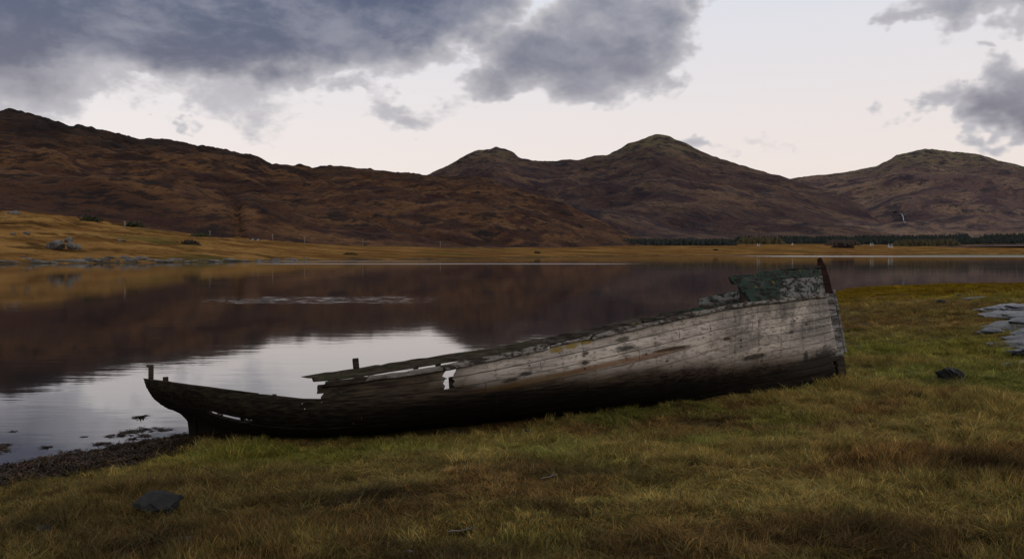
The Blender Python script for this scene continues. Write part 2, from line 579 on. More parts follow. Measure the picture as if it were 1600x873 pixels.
def hill(name, ridge, base, Dr, mat, power=0.8, amp=14.0, wl=160.0, seed=0, pxr=(-900, 2500), n_t=150, gully=None, ridge_amp=1.0):
    """ridge / base: lists of (px, py) and (px, D, py); Dr: list of (px, distance of the ridge)"""
    px = PX[(PX >= pxr[0]) & (PX <= pxr[1])]
    rp = np.array(ridge, float)
    bp = np.array(base, float)
    dp = np.array(Dr, float)
    er = (HOR - np.interp(px, rp[:, 0], rp[:, 1])) / FPX
    Db = np.interp(px, bp[:, 0], bp[:, 1])
    eb = (HOR - np.interp(px, bp[:, 0], bp[:, 2])) / FPX
    D1 = np.interp(px, dp[:, 0], dp[:, 1])
    ts = np.concatenate([[-0.08], np.linspace(0, 1, n_t), [1.03, 1.08, 1.2, 1.4]])
    P = np.zeros((len(ts), len(px), 3))
    for i, t in enumerate(ts):
        tc_ = min(max(t, 0), 1)
        D = Db + (D1 - Db) * t
        e = eb + (er - eb) * tc_ ** power
        z = EYE + e * D
        x = dir_x(px) * D
        env = sstep(0, 0.12, tc_) * (1 - 0.75 * sstep(0.82, 1.0, tc_)) * np.clip((er - eb) * 9, 0.12, 1)
        zz = amp * (1.3 * fbm(x / wl, D / wl, seed, 6, 0.52) + 0.8 * (ridged(x / (wl * 1.6) + 0.3 * fbm(x / wl, D / wl, seed + 3, 2), D / (wl * 2.6), seed + 5, 4) - 0.6))
        z = z + env * zz
        z = z + ridge_amp * 0.0022 * D * fbm(x / (wl * 0.12), D / (wl * 0.12), seed + 9, 4) * sstep(0.0, 0.3, tc_) * np.clip((er - eb) * 9, 0.1, 1)
        if gully:
            for (gx0, gx1, t0, t1, w, dep) in gully:
                cx = gx0 + (gx1 - gx0) * (tc_ - t0) / (t1 - t0) + 7 * fbm(np.array([tc_ * 9.0]), np.array([0.0]), seed + 11, 3)[0]
                z = z - dep * np.exp(-((px - cx) / w) ** 2) * sstep(t0 - 0.05, t0 + 0.05, tc_) * sstep(t1 + 0.1, t1 - 0.15, tc_)
        if t > 1:
            z = z - (t - 1) * (D1 - Db) * 0.28
        if t < 0:
            z = z - 6
        P[i] = np.stack([x, D, z], -1)
    o = grid_obj(name, P, mat)
    return tag(o, kind='structure'), P, px, ts


m_hill = hill_material("bracken_hillside", (0.056, 0.027, 0.017), (0.132, 0.066, 0.030), (0.012, 0.010, 0.0105), (0.019, 0.015, 0.0125), 1.25, (80, 190), 0.22)
m_mount = hill_material("hazed_moor_mountain", (0.064, 0.039, 0.034), (0.128, 0.080, 0.053), (0.022, 0.019, 0.025), (0.140, 0.115, 0.060), 0.5, (330, 560), -0.32)  # distance haze put into both mountain colours as bluish heather tones
m_mount_east = hill_material("hazed_moor_mountain_east", (0.108, 0.068, 0.060), (0.19, 0.125, 0.085), (0.032, 0.029, 0.036), (0.155, 0.130, 0.072), 0.5, (360, 600), 0.30)

base_left = [(p, d * 0.97, e + 3) for p, d, e in zip(SH_PX, E_D, E_PY)]
hill("hill", [(-900, 120), (-300, 150), (-120, 165), (0, 174), (35, 178), (75, 188), (130, 206), (180, 216), (225, 221), (270, 224), (310, 230), (365, 240), (400, 246), (425, 257), (445, 257), (470, 259), (488, 264), (505, 260),
              (540, 261), (570, 263), (610, 266), (650, 270), (676, 272), (705, 274), (745, 277), (790, 288), (840, 304), (890, 322), (930, 340), (960, 354), (990, 368), (1015, 378), (1040, 388), (1200, 400)],
     base_left, [(-900, 900), (0, 1250), (500, 1450), (700, 1500), (900, 1250), (1040, 1050), (1200, 1000)], m_hill, 0.78, 24, 150, 3, (-900, 1200), 150,
     [(378, 350, 0.0, 0.5, 8, 4.0)], 2.0)
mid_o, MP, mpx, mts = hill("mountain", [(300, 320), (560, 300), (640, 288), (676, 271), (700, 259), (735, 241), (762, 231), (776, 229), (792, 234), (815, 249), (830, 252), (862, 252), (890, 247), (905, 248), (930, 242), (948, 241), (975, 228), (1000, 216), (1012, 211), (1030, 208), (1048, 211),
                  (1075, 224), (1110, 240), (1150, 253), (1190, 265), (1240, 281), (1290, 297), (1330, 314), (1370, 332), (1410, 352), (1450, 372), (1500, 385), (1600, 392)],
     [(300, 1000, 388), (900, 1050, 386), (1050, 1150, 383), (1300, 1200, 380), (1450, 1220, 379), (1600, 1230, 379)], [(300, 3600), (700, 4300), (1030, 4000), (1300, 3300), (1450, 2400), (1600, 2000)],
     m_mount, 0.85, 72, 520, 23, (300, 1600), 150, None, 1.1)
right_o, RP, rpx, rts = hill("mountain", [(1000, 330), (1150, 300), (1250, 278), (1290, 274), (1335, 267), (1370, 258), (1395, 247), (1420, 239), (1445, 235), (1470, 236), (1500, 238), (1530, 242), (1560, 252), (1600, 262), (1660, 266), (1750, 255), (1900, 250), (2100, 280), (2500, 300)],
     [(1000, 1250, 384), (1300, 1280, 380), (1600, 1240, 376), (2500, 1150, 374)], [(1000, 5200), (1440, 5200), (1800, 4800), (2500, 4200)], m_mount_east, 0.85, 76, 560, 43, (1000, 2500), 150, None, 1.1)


def on_hill(P, pxs, ts, px, py):
    """point of a hill surface seen near (px, py): nearest of its grid points along the column"""
    j = int(np.argmin(np.abs(pxs - px)))
    colp = P[:, j]
    rows = HOR - (colp[:, 2] - EYE) / colp[:, 1] * FPX
    i = int(np.argmin(np.abs(rows[1:-4] - py))) + 1
    return colp[i]


# waterfall burn: narrow ribbons of white water lying down the mountain's side
m_fall, nt, b = material("white_water")
pos = nt.node('ShaderNodeNewGeometry').outputs['Position']
nt.put(b.inputs['Base Color'], nt.mix(nt.noise(nt.mapping(pos, scale=(0.2, 0.2, 0.06)), 1.0, 4), (0.14, 0.155, 0.18), (0.50, 0.53, 0.58)))
fall_v, fall_f = [], []
for run in [[(1394, 322, 3), (1396, 326, 9), (1399, 329, 7)], [(1405, 333, 3), (1409, 336, 7), (1411, 341, 9), (1412, 345, 5)], [(1414, 347, 5), (1413, 351, 7), (1409, 356, 3)]]:
    b0 = len(fall_v)
    for k, (px, py, w) in enumerate(run):
        c = on_hill(RP, rpx, rts, px, py)
        c2 = on_hill(MP, mpx, mts, px, py)
        if c2[1] < c[1]:
            rows = HOR - (MP[1:-4, int(np.argmin(np.abs(mpx - px))), 2] - EYE) / MP[1:-4, int(np.argmin(np.abs(mpx - px))), 1] * FPX
            if rows.min() < py:
                c = c2
        D = c[1] - 22
        z = EYE + (c[2] - EYE) / c[1] * D
        x = (px - 800) / FPX * D
        for s in (-1, 1):
            for dz_, dy_ in ((2.0, 0), (0.5, 45)):
                fall_v.append(((x + s * w * 0.11) * (D + dy_) / D, D + dy_, z + dz_))
    for k in range(len(run) - 1):
        q = b0 + k * 4
        fall_f += [(q, q + 2, q + 6, q + 4), (q, q + 4, q + 5, q + 1), (q + 2, q + 3, q + 7, q + 6)]
fall = mesh_obj("waterfall", fall_v, fall_f, m_fall)
tag(fall, "white burn tumbling down the right-hand mountain valley", "waterfall", kind='structure')

# ================================================================== distant wood
m_wood, nt, b = material("conifer_needles")
at = nt.node('ShaderNodeAttribute', attribute_name='tint')
nt.put(b.inputs['Base Color'], at.outputs['Color'])
rng = np.random.default_rng(4)
V, Fc, C = [], [], []


def conifer(x, y, z, hgt, w, col):
    tiers = 5
    for k in range(tiers):
        z0 = z + hgt * (0.06 + 0.17 * k)
        z1 = z0 + hgt * 0.32
        r = w * (1 - k / tiers * 0.85)
        n_ = 7
        a0 = rng.random() * 6.28
        b0 = len(V)
        for i in range(n_):
            rr = r * (0.65 + 0.6 * rng.random())
            V.append((x + math.cos(a0 + i * 6.283 / n_) * rr, y + math.sin(a0 + i * 6.283 / n_) * rr, z0 + (rng.random() - 0.5) * hgt * 0.07))
            C.append(col * (0.7 + 0.6 * rng.random()))
        V.append((x, y, z1))
        C.append(col)
        for i in range(n_):
            Fc.append((b0 + i, b0 + (i + 1) % n_, b0 + n_))


pine = np.array((0.014, 0.018, 0.014))
larch = np.array((0.050, 0.038, 0.015))
birch = np.array((0.045, 0.030, 0.022))
# belt of forestry: (from px, to px, base distance, depth, count, height, colour)
for (p0, p1, d0, dep, cnt, hg, colr) in [(968, 1150, 905, 90, 420, 9.0, pine), (1150, 1225, 1010, 60, 110, 11, larch), (1145, 1330, 1090, 60, 260, 12, pine), (1225, 1620, 1040, 90, 620, 9.5, pine), (1330, 1520, 1120, 60, 300, 13, pine),
                                         (1395, 1500, 985, 25, 120, 10, larch), (1290, 1345, 960, 30, 90, 8, birch), (1530, 1700, 1085, 90, 320, 12, pine), (1620, 1800, 1050, 90, 250, 12, pine)]:
    for _ in range(int(cnt * 1.5)):
        px = p0 + (p1 - p0) * rng.random()
        D = d0 + dep * rng.random()
        edge = min(1.0, (px - p0) / 14 + 0.45, (p1 - px) / 14 + 0.45)
        hh = hg * (0.62 + 0.30 * rng.random()) * edge
        conifer(dir_x(px) * D, D, float(far_z(np.array(px), np.array(D))) - 0.5, hh, hg * (0.26 + 0.16 * rng.random()), colr * (0.75 + 0.5 * rng.random()))
wood = mesh_obj("conifer_wood", V, Fc, m_wood, smooth=False)
colour_attr(wood, np.array(C))
tag(wood, "dark belt of conifer forestry below the mountains", "wood", kind='stuff')

# ================================================================== rocks
def rock_material(name, c0, c1, c2, scale, rough=0.85, wet=False):
    m, nt, b = material(name)
    pos = nt.node('ShaderNodeNewGeometry').outputs['Position']
    n1 = nt.noise(pos, scale, 7, 0.62)
    n2 = nt.noise(pos, scale * 4.3, 6, 0.65)
    c = nt.mix(nt.step(n1, 0.35, 0.65), c0, c1)
    c = nt.mix(nt.step(n2, 0.56, 0.68), c, c2)
    nt.put(b.inputs['Base Color'], c)
    nt.put(b.inputs['Normal'], nt.bump(nt.m('ADD', n1, nt.m('MULTIPLY', n2, 0.4)), 0.8, 0.35 / scale))
    nt.put(b.inputs['Roughness'], nt.step(n2, 0.3, 0.7, rough - 0.12, rough + 0.1))
    if wet:
        b.inputs['Specular IOR Level'].default_value = 0.6
    return m


m_rock_far = rock_material("lichened_rock", (0.045, 0.040, 0.034), (0.135, 0.125, 0.112), (0.032, 0.026, 0.014), 0.45)
m_rock = rock_material("basalt_stone", (0.008, 0.008, 0.0085), (0.023, 0.022, 0.022), (0.022, 0.020, 0.014), 7.0)
m_rock_pale = rock_material("pale_stone", (0.07, 0.07, 0.075), (0.13, 0.13, 0.135), (0.05, 0.048, 0.045), 8.0)
m_slab_dark = rock_material("black_wet_rock", (0.008, 0.008, 0.009), (0.024, 0.025, 0.028), (0.05, 0.052, 0.06), 4.0, 0.5, True)
m_slab = rock_material("wet_slab_rock", (0.013, 0.014, 0.017), (0.040, 0.042, 0.050), (0.006, 0.006, 0.007), 4.5, 0.40, True)


def rock_mesh(dims, seed, cuts=7, rough=0.16, subdiv=3):
    bm = bmesh.new()
    bmesh.ops.create_icosphere(bm, subdivisions=subdiv, radius=1.0)
    r = np.random.default_rng(seed)
    V = np.array([v.co[:] for v in bm.verts])
    for _ in range(cuts):
        nrm = r.normal(size=3)
        nrm /= np.linalg.norm(nrm)
        k = 0.55 + 0.3 * r.random()
        dd = V @ nrm
        V -= np.outer(np.clip(dd - k, 0, None) * 0.96, nrm)
    f = 1 + rough * (fbm(V[:, 0] * 2 + V[:, 2] * 1.3 + seed, V[:, 1] * 2 - V[:, 2], seed, 4)) + rough * 0.5 * fbm(V[:, 0] * 6 + V[:, 2] * 4, V[:, 1] * 6 - V[:, 2] * 3, seed + 2, 3)
    V *= f[:, None]
    V *= np.array(dims)
    V[:, 2] = np.maximum(V[:, 2], -dims[2] * 0.6)
    for v, c in zip(bm.verts, V):
        v.co = c
    me = bpy.data.meshes.new("rock")
    bm.to_mesh(me)
    bm.free()
    me.shade_smooth()
    me.set_sharp_from_angle(angle=R(38))
    return me


def rock(name, loc, dims, seed, mat, rotz=0.0, label=None, cat='rock', group=None, tilt=(0, 0), **kw):
    me = rock_mesh(dims, seed, **kw)
    me.name = name
    me.materials.append(mat)
    o = bpy.data.objects.new(name, me)
    o.location = loc
    o.rotation_euler = (tilt[0], tilt[1], rotz)
    COL.objects.link(o)
    return tag(o, label, cat, group)


def far_pt(px, t):
    D = float(shore_far(px) + (np.interp(px, SH_PX, E_D) - shore_far(px)) * t)
    return (float(dir_x(px)) * D, D, float(far_z(np.array(float(px)), np.array(D)))), D


for (px, py, w, hpx, lab) in [(89, 383, 20, 15, "largest grey boulder of the far left shore outcrop"), (112, 385, 13, 11, "squat grey boulder right of the largest in the outcrop"),
                              (122, 387, 8, 7, "small grey boulder at the outcrop's right end"), (77, 385, 9, 10, "narrow grey boulder at the outcrop's left end"),
                              (107, 375, 12, 8, "mossy boulder crowning the far left shore outcrop")]:
    ts_ = np.linspace(0.05, 0.9, 300)
    Ds_ = shore_far(95) + (np.interp(95, SH_PX, E_D) - shore_far(95)) * ts_
    rows_ = HOR - (far_z(np.full(300, 95.0), Ds_) - EYE) / Ds_ * FPX
    D = float(Ds_[int(np.argmin(np.abs(rows_ - 391)))]) + (4.0 if py < 380 else 0.0)
    zz = EYE + (HOR - py) / FPX * D - hpx * D / FPX * 0.35
    k = D / FPX
    rock("boulder", (float(dir_x(px)) * D, D, zz + hpx * k * 0.35), (w * k * 0.62, w * k * 0.55, hpx * k * 0.72), px, m_rock_far, 0.4, lab, 'boulder', tilt=(0, 0.1))
r_ = random.Random(8)
SHORE_ROCKS = [(p, r_.uniform(0.005, 0.06), r_.uniform(6, 22)) for p in list(range(2, 60, 11)) + list(range(62, 300, 11)) + list(range(310, 480, 24))]
for i, (px, t, w) in enumerate(SHORE_ROCKS):
    (x, y, z), D = far_pt(px, t)
    k = D / FPX
    pale = 100 < px < 250
    rock("shore_rock", (x, y, max(z, 0.1)), (w * k * 0.75, w * k * 0.5, (1.6 + w * 0.13) * k * r_.uniform(0.5, 1.3) * (1.1 if pale else 0.8)), 100 + i, m_rock_far, r_.uniform(-0.3, 0.3), "low grey rock along the far left water's edge", 'rock', "rocks along the far waterline", subdiv=2)
for i, (px, t, w, hh, lab) in enumerate([(20, 0.3, 9, 6, "grey rock in grass at the far left frame edge"), (42, 0.32, 10, 7, "grey rock half buried left of the boulder outcrop"),
                                         (190, 0.32, 12, 3.5, "flat grey rock in straw grass right of the outcrop"), (22, 0.78, 16, 8, "lichened crag above the far left pasture")]):
    (x, y, z), D = far_pt(px, t)
    k = D / FPX
    rock("pasture_rock", (x, y, z + 0.1), (w * k * 0.6, w * k * 0.5, hh * k * 0.6), 200 + i, m_rock_far, 0.2 * i, lab, 'rock')

# scrub on the far shore
m_scrub, nt, b = material("scrub_leaves")
at = nt.node('ShaderNodeAttribute', attribute_name='tint')
nt.put(b.inputs['Base Color'], at.outputs['Color'])


def bush(loc, w, hgt, col, seed, label, n=420, group=None):
    r = np.random.default_rng(seed)
    P = r.normal(size=(n, 3))
    P /= np.linalg.norm(P, axis=1)[:, None]
    P *= (r.random(n) ** 0.33)[:, None]
    P[:, 2] = np.abs(P[:, 2])
    lump = 1 + 0.5 * fbm(P[:, 0] * 2 + seed, P[:, 1] * 2, seed, 3)
    P = P * np.array((w / 2, w / 2.6, hgt)) * lump[:, None]
    V, Fc, C = [], [], []
    s = 0.07 * w
    for p in P:
        a = r.normal(size=3)
        a /= np.linalg.norm(a)
        bb = np.cross(a, r.normal(size=3))
        bb /= np.linalg.norm(bb)
        k = len(V)
        V += [p - a * s, p + bb * s * 0.6, p + a * s, p - bb * s * 0.6]
        Fc.append((k, k + 1, k + 2, k + 3))
        cc = col * (0.6 + 0.8 * r.random())
        C += [cc] * 4
    root = bpy.data.objects.new("shrub", None)
    root.location = loc
    COL.objects.link(root)
    tag(root, label, 'shrub', group)
    o = mesh_obj("foliage", V, Fc, m_scrub, root, smooth=False)
    colour_attr(o, np.array(C))
    SV, SF = [], []
    for i in range(5):
        a_ = i * 1.256 + seed
        tip = np.array((math.cos(a_) * w * 0.25, math.sin(a_) * w * 0.2, hgt * 0.7))
        k = len(SV)
        rr = 0.02 * w
        for q in range(3):
            SV.append((math.cos(q * 2.09) * rr, math.sin(q * 2.09) * rr, -0.2))
        SV.append(tip)
        SF += [(k, k + 1, k + 3), (k + 1, k + 2, k + 3), (k + 2, k, k + 3)]
    mesh_obj("stem", SV, SF, m_scrub, root)
    return root


for (px, t, w, hgt, col, lab) in [(298, 0.38, 30, 9, (0.030, 0.026, 0.014), "dark low shrub on straw bank below the two white cottages"), (142, 0.93, 32, 11, (0.030, 0.034, 0.016), "dark green shrub at the foot of the left hill"),
                                  (208, 0.96, 30, 9, (0.033, 0.034, 0.016), "broad dull green shrub on the left hill's lower slope"), (312, 0.9, 30, 6, (0.045, 0.05, 0.018), "green gorse mound left of the two white cottages"),
                                  (547, 0.2, 24, 3.5, (0.06, 0.046, 0.016), "low brown shrub on far shore left of centre"), (840, 0.25, 11, 3.5, (0.05, 0.04, 0.02), "small dark shrub alone on the middle far meadow"),
                                  (1118, 0.25, 9, 2.6, (0.03, 0.024, 0.016), "tiny dark bush on meadow before the conifer belt"), (1318, 0.42, 34, 8, (0.035, 0.022, 0.017), "purple-brown thicket in front of the conifer wood")]:
    (x, y, z), D = far_pt(px, t)
    k = D / FPX
    bush((x, y, z - 0.1), w * k, hgt * k, np.array(col), int(px), lab)

# ================================================================== poles and cottages far off
m_pole, nt, b = material("weathered_pole")
pos = nt.node('ShaderNodeNewGeometry').outputs['Position']
nt.put(b.inputs['Base Color'], nt.mix(nt.noise(pos, 1.5, 3), (0.12, 0.105, 0.085), (0.24, 0.21, 0.17)))


def tube(points, radii, n=6):
    V, F = [], []
    P = [Vector(p) for p in points]
    for i, p in enumerate(P):
        t = (P[min(i + 1, len(P) - 1)] - P[max(i - 1, 0)]).normalized()
        a = t.orthogonal().normalized()
        b = t.cross(a)
        for k in range(n):
            ang = k * 2 * math.pi / n
            V.append(p + (a * math.cos(ang) + b * math.sin(ang)) * radii[i])
    for i in range(len(P) - 1):
        for k in range(n):
            F.append((i * n + k, i * n + (k + 1) % n, (i + 1) * n + (k + 1) % n, (i + 1) * n + k))
    F.append(tuple(range(n - 1, -1, -1)))
    F.append(tuple((len(P) - 1) * n + k for k in range(n)))
    return V, F


def box(c, s):
    x, y, z = c
    a, b, d = s[0] / 2, s[1] / 2, s[2] / 2
    V = [(x + i * a, y + j * b, z + k * d) for k in (-1, 1) for j in (-1, 1) for i in (-1, 1)]
    return V, [(0, 2, 3, 1), (4, 5, 7, 6), (0, 1, 5, 4), (2, 6, 7, 3), (0, 4, 6, 2), (1, 3, 7, 5)]


def pole(px, t, hpx, label, thick=0.16):
    (x, y, z), D = far_pt(px, t)
    root = bpy.data.objects.new("utility_pole", None)
    root.location = (x, y, z - 0.2)
    COL.objects.link(root)
    tag(root, label, 'pole', 'utility poles along the far shore')
    hh = hpx * D / FPX
    V, F = tube([(0, 0, 0), (0.02, 0, hh)], [thick, thick * 0.75], 7)
    mesh_obj("post", V, F, m_pole, root)
    V, F = box((0, -0.12, hh * 0.93), (1.1, 0.1, 0.1))
    mesh_obj("crossarm", V, F, m_pole, root, False)
    for s in (-0.45, 0.45):
        V, F = tube([(s, -0.12, hh * 0.93 + 0.05), (s, -0.12, hh * 0.93 + 0.2)], [0.04, 0.03], 5)
        mesh_obj("insulator", V, F, m_pole, root)


pole(195, 0.82, 14, "tall pale pole standing in the left pasture", 0.22)
pole(8, 0.6, 13, "pole at the far left edge of the pasture")
pole(328, 0.92, 11, "thin pole just left of the two white cottages")
pole(426, 0.92, 12, "thin pole right of the two white cottages")
pole(476, 0.92, 13, "pole at the hill's foot, second right of the cottages")
pole(567, 0.9, 12, "pole at the hill's foot left of frame centre")
pole(688, 0.9, 11, "lone pole on the shore below the hill's long spur")
pole(1486, 0.55, 12, "slim pole on the right meadow before the wood")

m_white, nt, b = material("limewash")
pos = nt.node('ShaderNodeNewGeometry').outputs['Position']
nt.put(b.inputs['Base Color'], nt.mix(nt.noise(pos, 1.2, 4), (0.46, 0.45, 0.42), (0.62, 0.61, 0.59)))
m_slate, nt, b = material("slate")
pos = nt.node('ShaderNodeNewGeometry').outputs['Position']
nt.put(b.inputs['Base Color'], nt.mix(nt.noise(pos, 2.0, 4), (0.05, 0.05, 0.055), (0.10, 0.10, 0.11)))
m_dark, nt, b = material("dark_opening")
nt.put(b.inputs['Base Color'], (0.03, 0.03, 0.035))


def cottage(px, t, w, label, rot=0.0):
    (x, y, z), D = far_pt(px, t)
    root = bpy.data.objects.new("cottage", None)
    root.location = (x, y, z - 0.15)
    root.rotation_euler.z = rot
    COL.objects.link(root)
    tag(root, label, 'cottage', 'white cottages along the far shore')
    dpt, hw, hr = w * 0.6, w * 0.38, w * 0.34
    a, b_ = w / 2, dpt / 2
    V = [(-a, -b_, 0), (a, -b_, 0), (a, b_, 0), (-a, b_, 0), (-a, -b_, hw), (a, -b_, hw), (a, b_, hw), (-a, b_, hw), (-a, 0, hw + hr), (a, 0, hw + hr)]
    mesh_obj("wall", V, [(0, 1, 5, 4), (2, 3, 7, 6), (1, 2, 6, 9, 5), (3, 0, 4, 8, 7)], m_white, root, False)
    o_, e = 0.05 * w, 0.03 * w
    V = [(-a - e, -b_ - o_, hw - o_ * 0.9), (a + e, -b_ - o_, hw - o_ * 0.9), (a + e, 0, hw + hr + 0.06), (-a - e, 0, hw + hr + 0.06), (-a - e, b_ + o_, hw - o_ * 0.9), (a + e, b_ + o_, hw - o_ * 0.9)]
    V += [(p[0], p[1], p[2] + 0.15) for p in V]
    rf = mesh_obj("roof", V, [(0, 1, 2, 3), (3, 2, 5, 4), (6, 9, 8, 7), (9, 10, 11, 8), (0, 6, 7, 1), (4, 5, 11, 10), (0, 3, 9, 6), (3, 4, 10, 9), (1, 7, 8, 2), (2, 8, 11, 5)], m_slate, root, False)
    for s in (-1, 1):
        V, F = box((s * (a - w * 0.07), 0, hw + hr + w * 0.07), (w * 0.12, w * 0.12, w * 0.2))
        mesh_obj("chimney", V, F, m_white, rf, False)
    V, F = box((0, -b_ - 0.02, hw * 0.36), (w * 0.16, 0.06, hw * 0.72))
    mesh_obj("door", V, F, m_dark, root, False)
    for s in (-1, 1):
        V, F = box((s * w * 0.28, -b_ - 0.02, hw * 0.55), (w * 0.14, 0.06, hw * 0.4))
        mesh_obj("window", V, F, m_dark, root, False)


cottage(395, 0.97, 1.5, "left one of two tiny white cottages at the hill's foot", 1.4)
cottage(403.5, 0.97, 1.4, "right one of two tiny white cottages at the hill's foot", 1.4)
cottage(1185, 0.7, 3, "white cottage furthest left along the conifer wood", 0.4)
cottage(1238, 0.8, 3, "white cottage in the gap left of the thicket", 1.3)
cottage(1362, 0.62, 3.6, "white cottage just right of the purple-brown thicket", 0.2)
cottage(1391, 0.45, 4.4, "wide white cottage furthest right on the far meadow", 0.1)

# low green spit and the pool of the river mouth at far right
m_spit, nt, b = material("salt_marsh")
pos = nt.node('ShaderNodeNewGeometry').outputs['Position']
nt.put(b.inputs['Base Color'], nt.mix(nt.noise(nt.mapping(pos, scale=(0.05, 0.2, 1)), 1.0, 4), (0.05, 0.045, 0.008), (0.12, 0.095, 0.016)))
sp = []
for k in np.linspace(0, 1, 60):
    px = 1415 + k * 700
    D0, D1_ = 500 - 40 * min(1, k * 5), 560 + 40 * min(1, k * 4)
    row = []
    for q, zz in ((0, -0.3), (0.12, 0.15), (0.3, 0.42), (0.7, 0.4), (0.9, 0.15), (1, -0.3)):
        D = D0 + (D1_ - D0) * (0.5 + (q - 0.5) * min(1, k * 6 + 0.05)) + 3 * math.sin(k * 37 + q)
        row.append(((px - 800) / FPX * D, D, zz * min(1, k * 8 + 0.15) if zz > 0 else zz))
    sp.append(row)
spit = grid_obj("marsh_spit", np.array(sp), m_spit)
tag(spit, kind='structure')
# ================================================================== the wreck
BOAT_T = (-4.0, 10.45, -0.15)
boat = bpy.data.objects.new("boat_wreck", None)
boat.matrix_world = Matrix.Translation(BOAT_T) @ Matrix.Rotation(R(10.5), 4, 'Z') @ Matrix.Rotation(R(-3.3), 4, 'Y') @ Matrix.Rotation(R(-15), 4, 'X')
COL.objects.link(boat)
tag(boat, "derelict wooden fishing boat with peeling white hull stranded on the grassy shore", "boat")

LEN = 8.98
BX = [-.5, -.4, 0, .5, 1, 1.5, 2, 2.5, 3, 3.5, 4, 4.5, 5, 5.5, 6, 6.5, 7, 7.5, 8, 8.4, 8.7, 8.9, 9.0]
BB = [.52, .60, .77, .90, .99, 1.06, 1.12, 1.16, 1.19, 1.21, 1.22, 1.21, 1.20, 1.165, 1.11, 1.03, .92, .76, .56, .37, .20, .09, .04]
BS = [.985, .955, .841, .745, .674, .630, .626, .637, .662, .709, .767, .834, .906, .981, 1.055, 1.128, 1.198, 1.252, 1.298, 1.340, 1.375, 1.401, 1.41]
# rabbet: where the planking meets the backbone (keel forward, rising over the deadwood to the counter aft)
RX = [-.5, -.3, -.1, .1, .5, 1.0, 1.6, 2.4, 8.2, 8.7, 9.0]
RZ = [.66, .60, .54, .44, .22, .09, .03, .02, .02, .06, .16]


def smooth_interp(x, xs, ys):
    xs = np.array(xs)
    ys = np.array(ys)
    w = 0.12
    return (np.interp(x - w, xs, ys) + 2 * np.interp(x, xs, ys) + np.interp(x + w, xs, ys)) / 4


_sec = {}


def section(x):
    """half section at station x: arc-length table of (y, z) from the rabbet (q=0) to the sheer (q=1)"""
    k = round(float(x), 4)
    if k in _sec:
        return _sec[k]
    b = float(smooth_interp(k, BX, BB))
    zs = float(smooth_interp(k, BX, BS))
    zk = float(smooth_interp(k, RX, RZ))
    H = zs - zk
    bow = float(sstep(5.2, 8.9, k))
    aft = float(sstep(2.2, 0.0, k))
    y0 = 0.055
    # hard round bilge amidships, V forward, hollow tuck aft
    p1 = np.array((y0 + (b - y0) * (0.62 - 0.45 * bow - 0.20 * aft), zk + H * (0.02 + 0.26 * bow + 0.08 * aft)))
    p2 = np.array((y0 + (b - y0) * (1.06 - 0.42 * bow - 0.05 * aft), zk + H * (0.20 + 0.40 * bow + 0.12 * aft)))
    p0, p3 = np.array((y0, zk)), np.array((b, zs))
    t = np.linspace(0, 1, 48)[:, None]
    P = (1 - t) ** 3 * p0 + 3 * (1 - t) ** 2 * t * p1 + 3 * (1 - t) * t * t * p2 + t ** 3 * p3
    s = np.concatenate([[0], np.cumsum(np.hypot(*np.diff(P, axis=0).T))])
    _sec[k] = (P, s / s[-1], s[-1])
    return _sec[k]


def hull_pt(x, q, side=-1, off=0.0):
    """side -1: the side towards the grass (starboard); off: outwards"""
    P, s, girth = section(x)
    y = np.interp(q, s, P[:, 0])
    z = np.interp(q, s, P[:, 1])
    y2, z2 = np.interp(min(q + .02, 1), s, P[:, 0]), np.interp(min(q + .02, 1), s, P[:, 1])
    y1, z1 = np.interp(max(q - .02, 0), s, P[:, 0]), np.interp(max(q - .02, 0), s, P[:, 1])
    ty, tz = y2 - y1, z2 - z1
    l = math.hypot(ty, tz) or 1
    ny, nz = tz / l, -ty / l
    if q > 1:
        z = z + (q - 1) * girth
    return np.array((x, side * (y + ny * off), z + nz * off))


def sheet_solid(name, fn_out, fn_in, us, vs, mat, parent, jag0=None, jag1=None, smooth=True):
    """closed solid between two surfaces sampled on us x vs; jag*: end offsets per row"""
    nu, nv = len(us), len(vs)
    V, F = [], []
    for fn in (fn_out, fn_in):
        for i, u in enumerate(us):
            for j, v in enumerate(vs):
                uu = u
                if i == 0 and jag0 is not None:
                    uu = u + jag0[j]
                if i == nu - 1 and jag1 is not None:
                    uu = u + jag1[j]
                V.append(fn(uu, v, i, j))
    N = nu * nv
    idx = lambda s, i, j: s * N + i * nv + j
    for i in range(nu - 1):
        for j in range(nv - 1):
            F.append((idx(0, i, j), idx(0, i + 1, j), idx(0, i + 1, j + 1), idx(0, i, j + 1)))
            F.append((idx(1, i, j), idx(1, i, j + 1), idx(1, i + 1, j + 1), idx(1, i + 1, j)))
    for i in range(nu - 1):
        F.append((idx(0, i, 0), idx(1, i, 0), idx(1, i + 1, 0), idx(0, i + 1, 0)))
        F.append((idx(0, i, nv - 1), idx(0, i + 1, nv - 1), idx(1, i + 1, nv - 1), idx(1, i, nv - 1)))
    for j in range(nv - 1):
        F.append((idx(0, 0, j), idx(0, 0, j + 1), idx(1, 0, j + 1), idx(1, 0, j)))
        F.append((idx(0, nu - 1, j), idx(1, nu - 1, j), idx(1, nu - 1, j + 1), idx(0, nu - 1, j + 1)))
    o = mesh_obj(name, V, F, mat, parent, smooth)
    if smooth:
        o.data.set_sharp_from_angle(angle=R(50))
    return o


# ---- timber materials, all laid out in the boat's own axes
def boat_coords(nt):
    t = nt.node('ShaderNodeTexCoord')
    t.object = boat
    return t.outputs['Object']


